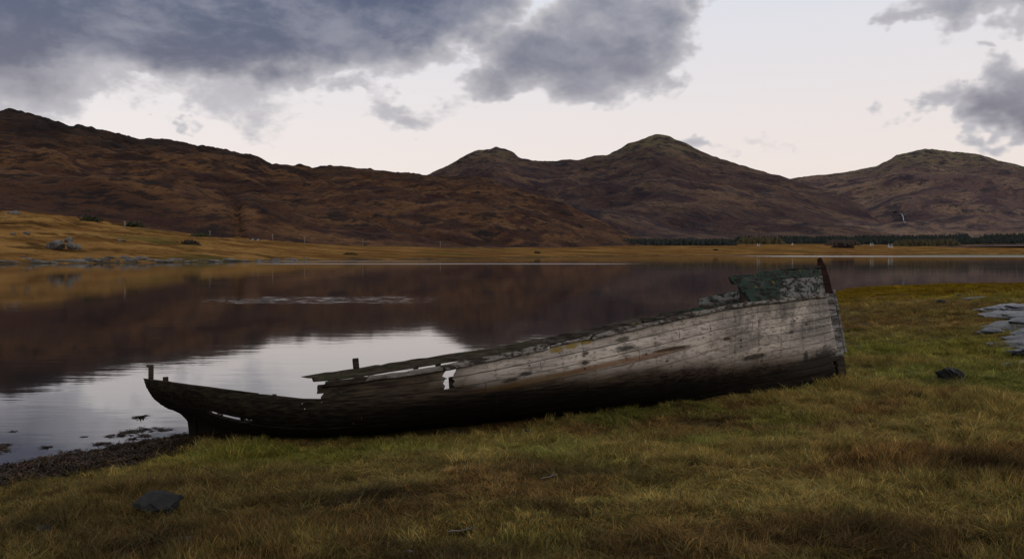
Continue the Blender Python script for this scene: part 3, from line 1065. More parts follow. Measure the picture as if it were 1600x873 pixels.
def spot(nt, X, Z, wn, x0, z0, rx, rz, slope=0.0, soft=0.5, wob=0.5):
    u = nt.m('MULTIPLY', nt.m('SUBTRACT', X, x0), 1 / rx)
    zl = nt.m('SUBTRACT', Z, nt.m('MULTIPLY_ADD', nt.m('SUBTRACT', X, x0), slope, z0))
    v = nt.m('MULTIPLY', zl, 1 / rz)
    r2 = nt.m('MULTIPLY_ADD', u, u, nt.m('MULTIPLY', v, v))
    r2 = nt.m('ADD', r2, nt.m('MULTIPLY_ADD', wn, wob * 2, -wob))
    return nt.step(r2, 1.0, 1.0 - soft)


def hull_material():
    m, nt, b = material("peeling_hull_paint")
    p = boat_coords(nt)
    X, Y, Z = nt.xyz(p)
    grain = nt.noise(nt.mapping(p, scale=(3.0, 30, 42)), 1.0, 6, 0.65, 0.3)
    blot = nt.noise(nt.mapping(p, scale=(1.6, 3, 3.4)), 1.0, 6, 0.62)
    fine = nt.noise(nt.mapping(p, scale=(14, 22, 24)), 1.0, 5, 0.7)
    chips = nt.noise(nt.mapping(p, scale=(7, 14, 13)), 1.0, 6, 0.7, 0.4)
    # bare timber, greyed and stained
    wood = nt.mix(nt.step(grain, 0.35, 0.66), (0.024, 0.017, 0.012), (0.080, 0.058, 0.041))
    wood = nt.mix(nt.step(blot, 0.46, 0.66), wood, (0.050, 0.036, 0.020))
    # old white paint: chalky, grimy; every board weathered its own way
    oi = nt.node('ShaderNodeObjectInfo').outputs['Random']
    paint = nt.mix(nt.step(blot, 0.32, 0.68), (0.46, 0.405, 0.35), (0.25, 0.218, 0.19))
    paint = nt.mix(nt.m('MULTIPLY', nt.step(grain, 0.50, 0.62), 0.7), paint, (0.095, 0.08, 0.068))
    paint = nt.mix(nt.m('MULTIPLY', nt.step(fine, 0.54, 0.64), 0.65), paint, (0.11, 0.095, 0.08))
    paint = nt.mix(nt.m('MULTIPLY', nt.step(oi, 0.2, 1.0), 0.34), paint, (0.15, 0.132, 0.118))
    # the white stops at a line set where the belly's shade begins, climbing with the sheer, and is gone towards the stern
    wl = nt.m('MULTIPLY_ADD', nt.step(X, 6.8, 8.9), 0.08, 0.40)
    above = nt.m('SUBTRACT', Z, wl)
    pm = nt.step(nt.m('ADD', above, nt.m('MULTIPLY_ADD', blot, 0.36, -0.18)), -0.04, 0.22)
    pm = nt.m('MULTIPLY', pm, nt.step(nt.m('ADD', X, nt.m('MULTIPLY_ADD', blot, 1.6, -0.8)), 2.9, 3.7))
    pm = nt.m('MULTIPLY', pm, nt.step(chips, 0.71, 0.60))
    c = nt.mix(pm, wood, paint)
    # lower hull: weed-black, with the shade under the turning bilge put into its colour
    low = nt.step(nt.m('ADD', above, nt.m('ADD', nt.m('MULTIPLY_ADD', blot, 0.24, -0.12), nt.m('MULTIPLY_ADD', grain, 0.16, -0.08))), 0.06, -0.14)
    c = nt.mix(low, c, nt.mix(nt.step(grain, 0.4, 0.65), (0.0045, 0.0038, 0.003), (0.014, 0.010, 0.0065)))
    # stern planking soaked dark
    aft = nt.step(nt.m('ADD', X, nt.m('MULTIPLY_ADD', blot, 1.0, -0.5)), 3.4, 1.4)
    c = nt.mix(nt.m('MULTIPLY', aft, 0.9), c, nt.mix(nt.step(grain, 0.42, 0.62), (0.007, 0.006, 0.0045), (0.030, 0.023, 0.013)))
    fr = nt.m('ABSOLUTE', nt.m('SUBTRACT', nt.m('FRACT', nt.m('MULTIPLY_ADD', X, 1 / 0.42, 0.095 + 0.5)), 0.5))
    frame_line = nt.m('MULTIPLY', nt.step(fr, 0.075, 0.03), nt.step(nt.noise(nt.mapping(p, scale=(5, 5, 26)), 1.0, 4, 0.7), 0.50, 0.60))
    c = nt.mix(nt.m('MULTIPLY', nt.m('MULTIPLY', frame_line, pm), 0.55), c, (0.11, 0.075, 0.05))
    nails = nt.m('MULTIPLY', nt.step(fr, 0.045, 0.02), nt.step(nt.noise(nt.mapping(p, scale=(30, 30, 60)), 1.0, 1, 0.5), 0.60, 0.66))
    c = nt.mix(nt.m('MULTIPLY', nails, 0.9), c, (0.03, 0.016, 0.010))
    # square grey scuffs where paint lifted between the frames at the bow
    cell = nt.node('ShaderNodeTexBrick')
    nt.put(cell.inputs['Vector'], nt.vec(nt.m('ADD', nt.m('ADD', X, nt.m('MULTIPLY', Z, -0.12)), nt.m('MULTIPLY_ADD', chips, 0.14, -0.07)), nt.m('ADD', nt.m('MULTIPLY_ADD', X, -0.10, Z), nt.m('MULTIPLY_ADD', fine, 0.07, -0.035)), 0.0))
    cell.inputs['Scale'].default_value = 1.0
    cell.inputs['Brick Width'].default_value = 0.17
    cell.inputs['Row Height'].default_value = 0.115
    cell.inputs['Mortar Size'].default_value = 0.016
    cell.inputs['Mortar Smooth'].default_value = 0.6
    cell.offset = 0.0
    cell.inputs['Color1'].default_value = (0, 0, 0, 1)
    cell.inputs['Color2'].default_value = (1, 1, 1, 1)
    cell.inputs['Mortar'].default_value = (0, 0, 0, 1)
    lift = nt.m('MULTIPLY', nt.step(nt.m('ADD', blot, nt.m('MULTIPLY', chips, 0.5)), 0.62, 0.84), nt.m('MULTIPLY', nt.step(X, 6.5, 7.4), nt.step(above, 0.18, 0.45)))
    lift = nt.m('MULTIPLY', lift, nt.m('SUBTRACT', 1.0, nt.m('MULTIPLY', cell.outputs['Fac'], 0.7)))
    c = nt.mix(nt.m('MULTIPLY', lift, 0.55), c, nt.mix(chips, (0.03, 0.03, 0.031), (0.09, 0.087, 0.086)))
    # dark weeping from the seam at the bow shoulder
    weep = nt.noise(nt.mapping(p, scale=(9, 9, 1.0)), 1.0, 5, 0.65)
    wm = nt.m('MULTIPLY', nt.step(weep, 0.52, 0.66), nt.m('MULTIPLY', nt.step(X, 6.6, 7.6), nt.m('MULTIPLY', nt.step(Z, 0.8, 1.05), nt.step(Z, 1.30, 1.16))))
    c = nt.mix(nt.m('MULTIPLY', wm, 0.6), c, (0.055, 0.05, 0.047))
    rough_a = nt.m('ADD', nt.m('MULTIPLY', grain, 0.55), nt.m('MULTIPLY', chips, 0.45))
    # rust weeping along a seam, black scars, rotten forefoot
    c = nt.mix(nt.m('MULTIPLY', spot(nt, X, Z, grain, 6.08, 0.70, 0.34, 0.032, 0.10, 0.8, 0.7), 0.9), c, (0.026, 0.012, 0.006))
    c = nt.mix(nt.m('MULTIPLY', spot(nt, X, Z, rough_a, 5.3, 0.575, 1.15, 0.045, 0.115, 0.9, 1.3), 0.7), c, (0.115, 0.046, 0.009))
    c = nt.mix(nt.m('MULTIPLY', spot(nt, X, Z, grain, 4.2, 0.44, 0.9, 0.06, 0.10, 0.9, 0.8), 0.6), c, (0.085, 0.045, 0.013))
    rough_n = nt.m('ADD', nt.m('MULTIPLY', fine, 0.6), nt.m('MULTIPLY', chips, 0.4))
    for (x0, z0, rx, rz, col) in [(5.42, 0.745, 0.17, 0.045, (0.03, 0.028, 0.024)), (4.88, 0.72, 0.05, 0.03, (0.03, 0.013, 0.009)), (4.87, 0.60, 0.06, 0.035, (0.028, 0.012, 0.009)),
                                  (4.1, 0.53, 0.10, 0.03, (0.02, 0.017, 0.014)), (3.92, 0.47, 0.12, 0.025, (0.02, 0.017, 0.014)), (6.95, 0.80, 0.09, 0.025, (0.03, 0.015, 0.01)), (7.2, 0.78, 0.03, 0.02, (0.04, 0.02, 0.012)),
                                  (5.4, 0.86, 0.11, 0.035, (0.045, 0.04, 0.03)), (8.76, 0.50, 0.26, 0.17, (0.012, 0.011, 0.010)), (8.40, 0.50, 0.05, 0.11, (0.02, 0.018, 0.016)), (8.5, 0.40, 0.5, 0.10, (0.02, 0.016, 0.012)), (7.45, 0.56, 0.28, 0.04, (0.03, 0.022, 0.015)),
                                  (8.15, 0.88, 0.05, 0.03, (0.05, 0.04, 0.035)), (8.45, 0.99, 0.04, 0.025, (0.04, 0.034, 0.03))]:
        c = nt.mix(nt.m('MULTIPLY', spot(nt, X, Z, rough_n, x0, z0, rx * 1.15, rz * 1.15, 0.10, 0.9, 1.6), 0.9), c, col)
    # yellow lichen in patches below the rail
    for x0, z0 in ((4.52, 0.79), (4.72, 0.825), (4.9, 0.862)):
        c = nt.mix(nt.m('MULTIPLY', spot(nt, X, Z, rough_n, x0, z0, 0.12, 0.045, 0.13, 0.8, 1.5), 0.85), c, (0.15, 0.10, 0.010))
    nt.put(b.inputs['Base Color'], c)
    hgt = nt.m('ADD', nt.m('MULTIPLY', grain, 0.5), nt.m('ADD', nt.m('MULTIPLY', fine, 0.25), nt.m('MULTIPLY', pm, 0.3)))
    nt.put(b.inputs['Normal'], nt.bump(hgt, 0.7, 0.012))
    b.inputs['Roughness'].default_value = 0.9
    b.inputs['Specular IOR Level'].default_value = 0.12
    return m


def timber_material(name, c0, c1, paint=None, amount=0.5, lichen=None, second=None, fade=None):
    m, nt, b = material(name)
    p = boat_coords(nt)
    X, Y, Z = nt.xyz(p)
    grain = nt.noise(nt.mapping(p, scale=(4.0, 34, 46)), 1.0, 6, 0.65, 0.3)
    chips = nt.noise(nt.mapping(p, scale=(4.5, 14, 16)), 1.0, 8, 0.74, 0.2)
    fine = nt.noise(nt.mapping(p, scale=(16, 26, 30)), 1.0, 5, 0.7)
    c = nt.mix(nt.step(grain, 0.36, 0.66), c0, c1)
    if second:
        c = nt.mix(nt.step(nt.noise(nt.mapping(p, scale=(3.5, 12, 18), loc=(3, 1, 7)), 1.0, 6, 0.74), 0.50, 0.60), c, second)
    if paint:
        k = nt.step(nt.m('ADD', chips, nt.m('MULTIPLY_ADD', fine, 0.3, -0.15)), 1 - amount - 0.03, 1 - amount + 0.04)
        if fade:
            k = nt.m('MULTIPLY', k, nt.step(nt.m('ADD', X, nt.m('MULTIPLY_ADD', chips, 1.2, -0.6)), fade[0], fade[1]))
        c = nt.mix(k, c, nt.mix(fine, paint, tuple(v * 1.5 for v in paint)))
    c = nt.mix(nt.m('MULTIPLY', nt.step(fine, 0.58, 0.66), 0.85), c, (0.012, 0.011, 0.009))
    if lichen:
        k = nt.step(nt.noise(nt.mapping(p, scale=(5, 9, 9), loc=(11, 4, 2)), 1.0, 5, 0.7), 0.63, 0.68)
        c = nt.mix(k, c, lichen)
    nt.put(b.inputs['Base Color'], c)
    nt.put(b.inputs['Normal'], nt.bump(nt.m('ADD', grain, nt.m('MULTIPLY', chips, 0.8)), 0.8, 0.015))
    b.inputs['Roughness'].default_value = 0.92
    b.inputs['Specular IOR Level'].default_value = 0.1
    return m


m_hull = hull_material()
m_frame = timber_material("dark_frame_timber", (0.012, 0.009, 0.007), (0.042, 0.031, 0.022))
m_weed_shade = timber_material("weed_and_shade_timber", (0.005, 0.004, 0.003), (0.018, 0.013, 0.008))  # weedy backbone timber, the shade under the hull put into its black
m_rail = timber_material("rail_timber", (0.016, 0.013, 0.011), (0.055, 0.045, 0.037), (0.135, 0.125, 0.11), 0.50)
m_rail_grey = timber_material("bleached_rail_timber", (0.07, 0.061, 0.052), (0.19, 0.175, 0.155), None)
m_bulwark = timber_material("mossy_bulwark_timber", (0.022, 0.018, 0.013), (0.070, 0.059, 0.044), (0.030, 0.034, 0.018), 0.46)
m_cap = timber_material("flaking_green_rail", (0.012, 0.010, 0.008), (0.045, 0.037, 0.030), (0.017, 0.036, 0.026), 0.49, (0.10, 0.09, 0.03), (0.060, 0.055, 0.049), (5.6, 6.9))
m_green = timber_material("flaking_green_paint", (0.007, 0.007, 0.0065), (0.030, 0.028, 0.025), (0.021, 0.036, 0.029), 0.50, (0.12, 0.12, 0.035), (0.055, 0.058, 0.055))
m_green_grey = timber_material("flaking_grey_green_paint", (0.008, 0.008, 0.0075), (0.045, 0.041, 0.037), (0.115, 0.113, 0.108), 0.50, None, (0.018, 0.032, 0.027))
m_red = timber_material("red_stem_timber", (0.009, 0.005, 0.0045), (0.028, 0.011, 0.009))
m_stem = timber_material("stem_timber", (0.028, 0.025, 0.022), (0.10, 0.092, 0.084), (0.15, 0.142, 0.134), 0.48)

# ---- planking
NS = 12                       # strakes a side
rg = np.random.default_rng(77)


def worn_top(x):
    """how far up the section the planking of the stern still stands"""
    return float(np.interp(x, [-.46, -.06, .34, .74, 1.14, 1.54], [0.950, 0.968, 0.960, 0.937, 0.905, 0.868]))


def plank(j, x0, x1, side, jag=(0, 0), top_wear=0.0, lift=0.0, worn=False):
    q0, q1 = j / NS + 0.0032, (j + 1) / NS - 0.0032
    us = np.linspace(x0, x1, max(4, int((x1 - x0) / 0.22) + 2))
    vs = np.linspace(0, 1, 4)
    ph = rg.random() * 50
    edge = lambda u, s: 0.0022 * float(fbm(np.array([u * 3.0 + ph]), np.array([s * 9.0]), 9, 3)[0])
    proud = rg.uniform(-0.004, 0.004) + lift

    def pos(u, v, off):
        a, b_ = q0 + edge(u, 0.0), q1 + edge(u, 1.0) - top_wear * max(0.0, float(fbm(np.array([u * 2.2 + ph]), np.array([4.0]), 19, 4)[0]))
        if worn:
            b_ = max(a + 0.004, min(b_, worn_top(u)))
        cup = 0.003 * (4 * (v - 0.5) ** 2)
        return hull_pt(u, a + (b_ - a) * v, side, off - cup)
    fo = lambda u, v, i, k: pos(u, v, proud)
    fi = lambda u, v, i, k: hull_pt(u, min((j + v) / NS, max(worn_top(u), j / NS + 0.004)) if worn else (j + v) / NS, side, proud - 0.034)
    j0 = rg.uniform(-1, 1, 4) * jag[0] if jag[0] else None
    j1 = rg.uniform(-1, 1, 4) * jag[1] if jag[1] else None
    if x0 < STERN + 0.05:      # the counter's end rakes forward as it goes down
        j0 = np.array([0.15 * max(0.0, 0.95 - (q0 + (q1 - q0) * v)) for v in vs])
    if side > 0:
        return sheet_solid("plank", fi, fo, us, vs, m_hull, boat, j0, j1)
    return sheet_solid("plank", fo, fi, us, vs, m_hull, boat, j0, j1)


G = 0.006
STERN = -0.46
near_side = {
    11: [(1.62, 3.12, .05, .04), (3.23, 4.86, .03, 0), (4.86, 6.9, 0, 0), (6.9, LEN, 0, 0)],
    10: [(1.66, 3.12, .03, .03), (3.21, 4.30, .03, 0), (4.30, 6.2, 0, 0), (6.2, 8.2, 0, 0), (8.2, LEN, 0, 0)],
    9: [(1.44, 3.60, .06, 0), (3.60, 5.6, 0, 0), (5.6, 7.4, 0, 0), (7.4, LEN, 0, 0)],
    8: [(STERN, 1.50, 0, 0), (1.50, 4.25, 0, 0), (4.25, 6.7, 0, 0), (6.7, LEN, 0, 0)],
    7: [(STERN, 2.1, 0, 0), (2.1, 4.9, 0, 0), (4.9, 7.0, 0, 0), (7.0, LEN, 0, 0)],
    6: [(STERN, 0.26, 0, .03), (0.80, 2.0, .03, 0), (2.0, 3.7, 0, 0), (3.7, 6.0, 0, 0), (6.0, LEN, 0, 0)],
    5: [(STERN, 2.4, 0, 0), (2.4, 5.2, 0, 0), (5.2, 7.6, 0, 0), (7.6, LEN, 0, 0)],
    4: [(STERN, 1.9, 0, 0), (1.9, 4.6, 0, 0), (4.6, 7.1, 0, 0), (7.1, LEN, 0, 0)],
    3: [(STERN, 0.9, 0, 0), (0.9, 2.6, 0, 0), (2.6, 5.4, 0, 0), (5.4, 8.94, 0, 0)],
    2: [(STERN, 2.0, 0, 0), (2.0, 5.0, 0, 0), (5.0, 8.9, 0, .05)],
    1: [(STERN, 3.0, 0, 0), (3.0, 6.0, 0, 0), (6.0, 8.86, 0, .05)],
    0: [(STERN, 2.6, 0, 0), (2.6, 5.6, 0, 0), (5.6, 8.8, 0, 0)]}
for j, runs in near_side.items():
    for (x0, x1, ja, jb) in runs:
        plank(j, x0 + G / 2, x1 - G / 2, -1, (ja, jb), 0.02 if j == 11 else 0.0)
plank(9, STERN, 1.435, -1, (0, .02))
plank(10, STERN, 1.645, -1, (0, .02), worn=True)
plank(11, STERN, 0.92, -1, (0, .02), worn=True)
far_side = {
    11: [(6.3, LEN, .06, 0)], 10: [(5.4, LEN, .06, 0)], 9: [(4.6, 7.0, .06, 0), (7.0, LEN, 0, 0)], 8: [(3.9, 6.5, .05, 0), (6.5, LEN, 0, 0)],
    7: [(STERN, 0.05, 0, .05), (2.6, 5.0, .05, 0), (5.0, LEN, 0, 0)], 6: [(STERN, 0.1, 0, .04), (1.6, 4.2, .05, 0), (4.2, LEN, 0, 0)], 5: [(1.4, 3.6, .05, 0), (3.6, LEN, 0, 0)],
    4: [(1.5, 4.4, .05, 0), (4.4, LEN, 0, 0)], 3: [(1.3, 4, .05, 0), (4, 8.94, 0, 0)], 2: [(1.3, 4.4, .04, 0), (4.4, 8.9, 0, 0)], 1: [(1.2, 3.0, .04, 0), (3.0, 8.86, 0, 0)], 0: [(1.0, 2.6, .04, 0), (2.6, 8.8, 0, 0)]}
for j, runs in far_side.items():
    for (x0, x1, ja, jb) in runs:
        plank(j, x0 + G / 2, x1 - G / 2, 1, (ja, jb))


# ---- backbone
def prism(name, outline, y0, y1, mat, bevel=0.012, parent=boat):
    """outline: (x, z) points; a slab of timber between y0 and y1"""
    n = len(outline)
    V = [(x, y0, z) for x, z in outline] + [(x, y1, z) for x, z in outline]
    F = [tuple(range(n)), tuple(range(2 * n - 1, n - 1, -1))] + [(i, n + i, n + (i + 1) % n, (i + 1) % n) for i in range(n)]
    o = mesh_obj(name, V, F, mat, parent, False)
    bm = bmesh.new()
    bm.from_mesh(o.data)
    bmesh.ops.recalc_face_normals(bm, faces=bm.faces)
    if bevel:
        bmesh.ops.bevel(bm, geom=[e for e in bm.edges], offset=bevel, segments=1, affect='EDGES', clamp_overlap=True)
    bm.to_mesh(o.data)
    bm.free()
    return o


prism("keel", [(0.0, -0.16), (8.8, -0.16), (9.05, 0.02), (8.9, 0.10), (2.4, 0.03), (1.6, 0.06), (0.0, 0.06)], -0.07, 0.07, m_weed_shade)
prism("deadwood", [(0.06, 0.063), (1.5, 0.063), (1.3, 0.09), (1.0, 0.125), (0.55, 0.245), (0.3, 0.37), (0.15, 0.45), (0.06, 0.475)], -0.062, 0.062, m_weed_shade)
prism("stern_post", [(0.05, -0.15), (0.05, 0.50), (-0.08, 0.575), (-0.22, 0.61), (-0.31, 0.63), (-0.31, 0.60), (-0.24, 0.575), (-0.14, 0.515), (-0.06, 0.42), (-0.045, 0.28), (-0.06, -0.15)], -0.065, 0.065, m_weed_shade)
prism("stem_foot", [(8.93, 0.05), (9.045, 0.02), (9.075, 0.5), (8.93, 0.5)], -0.055, 0.055, m_frame)
prism("stem_post", [(8.935, 0.505), (9.08, 0.505), (9.10, 1.3), (9.10, 1.44), (8.95, 1.44), (8.95, 1.3)], -0.06, 0.06, m_stem)
prism("false_stem", [(9.09, 0.56), (9.135, 0.56), (9.145, 1.0), (9.15, 1.5), (9.105, 1.5)], -0.05, 0.05, m_stem, 0.01)
prism("stem_head", [(8.955, 1.445), (9.10, 1.445), (9.09, 1.72), (9.068, 1.88), (9.045, 1.92), (9.035, 2.0), (9.0, 2.005), (8.992, 1.93), (8.97, 1.88), (8.96, 1.7)], -0.045, 0.045, m_red, 0.006)
# transom closing the counter: boards across the stern
for k in range(4):
    qa, qb = 0.02 + k * 0.245, 0.02 + (k + 1) * 0.245 - 0.012
    if k == 3:
        qb = 0.94
    A = [hull_pt(STERN + 0.04 + 0.15 * (0.95 - q), q, -1, -0.005) for q in (qa, qb)]
    B = [hull_pt(STERN + 0.04 + 0.15 * (0.95 - q), q, 1, -0.005) for q in (qb, qa)]
    V = [*A, *B]
    V2 = [v + np.array((0.035, 0, 0)) for v in V]
    mesh_obj("transom_board", V + V2, [(0, 1, 2, 3), (7, 6, 5, 4), (0, 4, 5, 1), (1, 5, 6, 2), (2, 6, 7, 3), (3, 7, 4, 0)], m_frame, boat, False)

# ---- ribs inside both sides; over the stern their heads stand just clear of the broken planking
for i, x in enumerate(np.arange(-0.16, 8.7, 0.42)):
    for side in (-1, 1):
        if side < 0:
            top = 0.985 if x > 3.3 else (worn_top(x) if x < 1.62 else 0.93)
            if x < 1.62:
                top += rg.uniform(-0.015, 0.012)
        else:
            top = float(np.interp(x, [0, 1.5, 4, 5, 7], [0.5, 0.5, 0.66, 0.8, 0.97]))
        qs = np.linspace(0.03, top, 9)
        wd = 0.035 if x > 1.5 else 0.022
        V, F = [], []
        for q in qs:
            for (du, off) in ((-wd, -0.036), (wd, -0.036), (wd, -0.105), (-wd, -0.105)):
                V.append(hull_pt(x + du, q, side, off))
        for k in range(len(qs) - 1):
            for e in range(4):
                F.append((k * 4 + e, k * 4 + (e + 1) % 4, (k + 1) * 4 + (e + 1) % 4, (k + 1) * 4 + e))
        F += [(3, 2, 1, 0), tuple(len(V) - 4 + e for e in range(4))]
        mesh_obj("rib", V, F, m_frame, boat, False)
# deck beams left in the fore part, a few boards of the foredeck
for x in (5.9, 6.75, 7.5, 8.1):
    A, B = hull_pt(x, 0.93, -1, -0.11), hull_pt(x, 0.93, 1, -0.11)
    V = []
    for s in (0, 0.25, 0.5, 0.75, 1):
        c = A + (B - A) * s + np.array((0, 0, 0.06 * (1 - (2 * s - 1) ** 2)))
        for d in ((-.04, 0, -.04), (.04, 0, -.04), (.04, 0, .04), (-.04, 0, .04)):
            V.append(c + np.array(d))
    F = [(k * 4 + e, k * 4 + (e + 1) % 4, (k + 1) * 4 + (e + 1) % 4, (k + 1) * 4 + e) for k in range(4) for e in range(4)] + [(3, 2, 1, 0), (16, 17, 18, 19)]
    mesh_obj("deck_beam", V, F, m_frame, boat, False)
for k, yy in enumerate(np.arange(-0.6, 0.61, 0.15)):
    x0 = 6.72 + 0.1 * rg.random()
    x1 = min(8.35, float(np.interp(abs(yy) + 0.14, [0.2, 0.37, 0.56, 0.76, 0.9], [8.5, 8.3, 7.9, 7.4, 7.0])))
    if x1 - x0 < 0.3:
        continue
    z0, z1 = float(np.interp(x0, BX, BS)) - 0.01, float(np.interp(x1, BX, BS)) - 0.01
    V = [(x0, yy, z0), (x1, yy, z1), (x1, yy + .138, z1), (x0, yy + .138, z0)]
    V += [(a_, b_, c_ + 0.028) for a_, b_, c_ in V]
    mesh_obj("deck_board", V, [(3, 2, 1, 0), (4, 5, 6, 7), (0, 1, 5, 4), (1, 2, 6, 5), (2, 3, 7, 6), (3, 0, 4, 7)], m_frame, boat, False)


# ---- rub rail along the sheer, in lengths
def sheer_pt(x, out, up, side=-1):
    p = hull_pt(x, 1.0, side, 0.0)
    return p + np.array((0, side * out, up))


def rail(name, x0, x1, o0, o1, u0, u1, mat, wear=0.008, side=-1, slope=0.0, jag=0.02, rake=0.0, step=0.09):
    """a length of timber over the sheer: o0..o1 outwards, u0..u1 upwards (u0, u1 may be functions of x)"""
    xs = np.linspace(x0, x1, max(4, int((x1 - x0) / step) + 1))
    ph = rg.random() * 90
    V, F = [], []
    for i, x in enumerate(xs):
        n1 = wear * float(fbm(np.array([x * 6 + ph]), np.array([1.0]), 3, 4)[0])
        n2 = wear * 1.6 * float(fbm(np.array([x * 7 + ph]), np.array([5.0]), 4, 4)[0])
        a = u0(x) if callable(u0) else u0
        c = u1(x) if callable(u1) else u1
        e = jag * rg.uniform(-1, 1) if i in (0, len(xs) - 1) else 0
        if i == 0:
            e += rake
        m_ = 0.006
        for (o_, u_, xx) in ((o0, a + n1, 0), (o1 - m_, a + n1, e), (o1, a + n1 + m_, e), (o1, c + n2 - m_, -e), (o1 - m_, c + n2, -e), (o0, c + n2 * 0.8, 0)):
            V.append(sheer_pt(min(x + xx, LEN + 0.06), o_ + slope * (u_ - a), u_, side))
    k6 = 6
    for i in range(len(xs) - 1):
        for e in range(k6):
            F.append((i * k6 + e, i * k6 + (e + 1) % k6, (i + 1) * k6 + (e + 1) % k6, (i + 1) * k6 + e))
    F += [tuple(range(k6 - 1, -1, -1)), tuple((len(xs) - 1) * k6 + e for e in range(k6))]
    o = mesh_obj(name, V, F, mat, boat, False)
    bm = bmesh.new()
    bm.from_mesh(o.data)
    bmesh.ops.recalc_face_normals(bm, faces=bm.faces)
    bm.to_mesh(o.data)
    bm.free()
    return o


rail("rub_rail", 1.70, 2.22, -0.03, 0.045, -0.035, 0.028, m_frame, 0.012, jag=0.05)
rail("rub_rail", 2.2, 3.12, -0.03, 0.05, -0.022, 0.038, m_rail_grey, 0.012, jag=0.05)
rail("rub_rail", 3.10, 4.42, -0.03, 0.055, -0.02, 0.045, m_rail, 0.012, jag=0.04)
rail("rub_rail", 4.44, 4.98, -0.03, 0.02, -0.012, 0.032, m_rail, 0.016)
rail("rub_rail", 4.99, 6.7, -0.03, 0.055, -0.03, 0.035, m_rail, 0.014)
rail("rub_rail", 6.71, 8.98, -0.03, 0.055, -0.022, 0.034, m_rail, 0.014)
rail("rub_rail", 6.0, 8.95, -0.03, 0.05, -0.02, 0.03, m_rail, 0.014, side=1)


# ---- bulwark: one loose plank aft on its stanchions, closed forward, raised at the bow
def bl0(x):
    return float(np.interp(x, [1.4, 2.1, 2.5, 3.1, 3.5, 4.4], [0.030, 0.040, 0.062, 0.072, 0.050, 0.044]))


def bl1(x):
    return bl0(x) + float(np.interp(x, [1.4, 2.2, 3.2, 4.4], [0.085, 0.10, 0.105, 0.09]))


rail("bulwark_plank", 1.56, 4.36, -0.035, -0.002, bl0, bl1, m_bulwark, 0.007, slope=0.1, jag=0.03)
rail("bulwark_cap", 1.62, 2.35, -0.075, -0.037, lambda x: bl1(x) - 0.035, lambda x: bl1(x) + 0.012, m_frame, 0.012, jag=0.05)
rail("bulwark_plank", 4.34, 5.7, -0.035, 0.002, 0.036, lambda x: float(np.interp(x, [4.3, 5.7], [0.135, 0.118])), m_cap, 0.018, slope=0.1)
rail("bulwark_plank", 5.71, 7.35, -0.035, 0.002, 0.038, lambda x: float(np.interp(x, [5.7, 6.8, 7.35], [0.114, 0.074, 0.062])), m_cap, 0.022, slope=0.1)


def bow_row(x, f):
    """height above the sheer of the raised bow's seams; f = 0 at the rail, 1 at its top"""
    top = float(np.interp(x, [7.0, 7.4, 8.0, 8.5, 9.0], [0.43, 0.425, 0.43, 0.428, 0.425]))
    return 0.037 + (top - 0.037) * f


for (f0, f1, x0, mat_a) in ((0.0, 0.36, 7.36, m_green), (0.365, 0.69, 7.25, m_green), (0.695, 1.0, 7.13, m_green)):
    xm = 7.95 if f0 < 0.3 else (8.05 if f0 < 0.6 else 8.45)
    rail("bow_bulwark_plank", x0, xm, -0.034, 0.002, lambda x, f0=f0: bow_row(x, f0), lambda x, f1=f1: bow_row(x, f1), mat_a, 0.010 if f1 < 1 else 0.03, slope=0.12, jag=0.012, step=0.035, rake=0.045)
    rail("bow_bulwark_plank", xm + 0.006, 8.955, -0.034, 0.003, lambda x, f0=f0: bow_row(x, f0), lambda x, f1=f1: bow_row(x, f1), m_green_grey if f0 < 0.6 else m_green, 0.010 if f1 < 1 else 0.016, slope=0.12, jag=0.0, step=0.05)
    rail("bow_bulwark_plank", x0 + 0.2, 8.955, -0.034, 0.003, lambda x, f0=f0: bow_row(x, f0), lambda x, f1=f1: bow_row(x, f1) - 0.002, m_green_grey, 0.010, side=1, slope=0.12, jag=0.0)
rail("bow_cap_rail", 8.05, 8.97, -0.07, 0.02, lambda x: bow_row(x, 1.0) + 0.004, lambda x: bow_row(x, 1.0) + 0.03, m_frame, 0.012, slope=0)
# lumps of moss on the raised bow
def stanchion(x, u0, u1, w=0.07, mat=m_frame, lean=0.0, out=(-0.09, -0.037)):
    V = []
    for u, e in ((u0, 0), (u1 - 0.012, 1), (u1, 1)):
        s = 0.85 if u == u1 else 1
        for (dx_, o_) in ((-w / 2 * s, out[1]), (w / 2 * s, out[1]), (w / 2 * s, out[0]), (-w / 2 * s, out[0])):
            V.append(sheer_pt(x + dx_ + lean * e, o_ + 0.1 * u, u))
    F = [(k * 4 + e, k * 4 + (e + 1) % 4, (k + 1) * 4 + (e + 1) % 4, (k + 1) * 4 + e) for k in range(2) for e in range(4)] + [(3, 2, 1, 0), (8, 9, 10, 11)]
    mesh_obj("stanchion", V, F, mat, boat, False)


stanchion(1.83, -0.09, 0.13, 0.05)
stanchion(2.08, -0.09, 0.27, 0.075, lean=-0.01)
stanchion(2.78, -0.03, 0.15, 0.06)
stanchion(3.05, -0.03, 0.15, 0.065)
for x in (3.6, 4.05, 4.5, 5.0, 5.5, 6.0, 6.5):
    stanchion(x, -0.12, 0.10, 0.07)
for x in (7.3, 7.75, 8.2, 8.6):
    stanchion(x, -0.1, bow_row(x, 1.0) + 0.0, 0.07)
# splintered tongue at the aft end of the loose plank
prism("splinter", [(1.42, 0.735), (1.62, 0.755), (1.62, 0.70), (1.50, 0.712)], -1.085, -1.055, m_bulwark, 0.004)
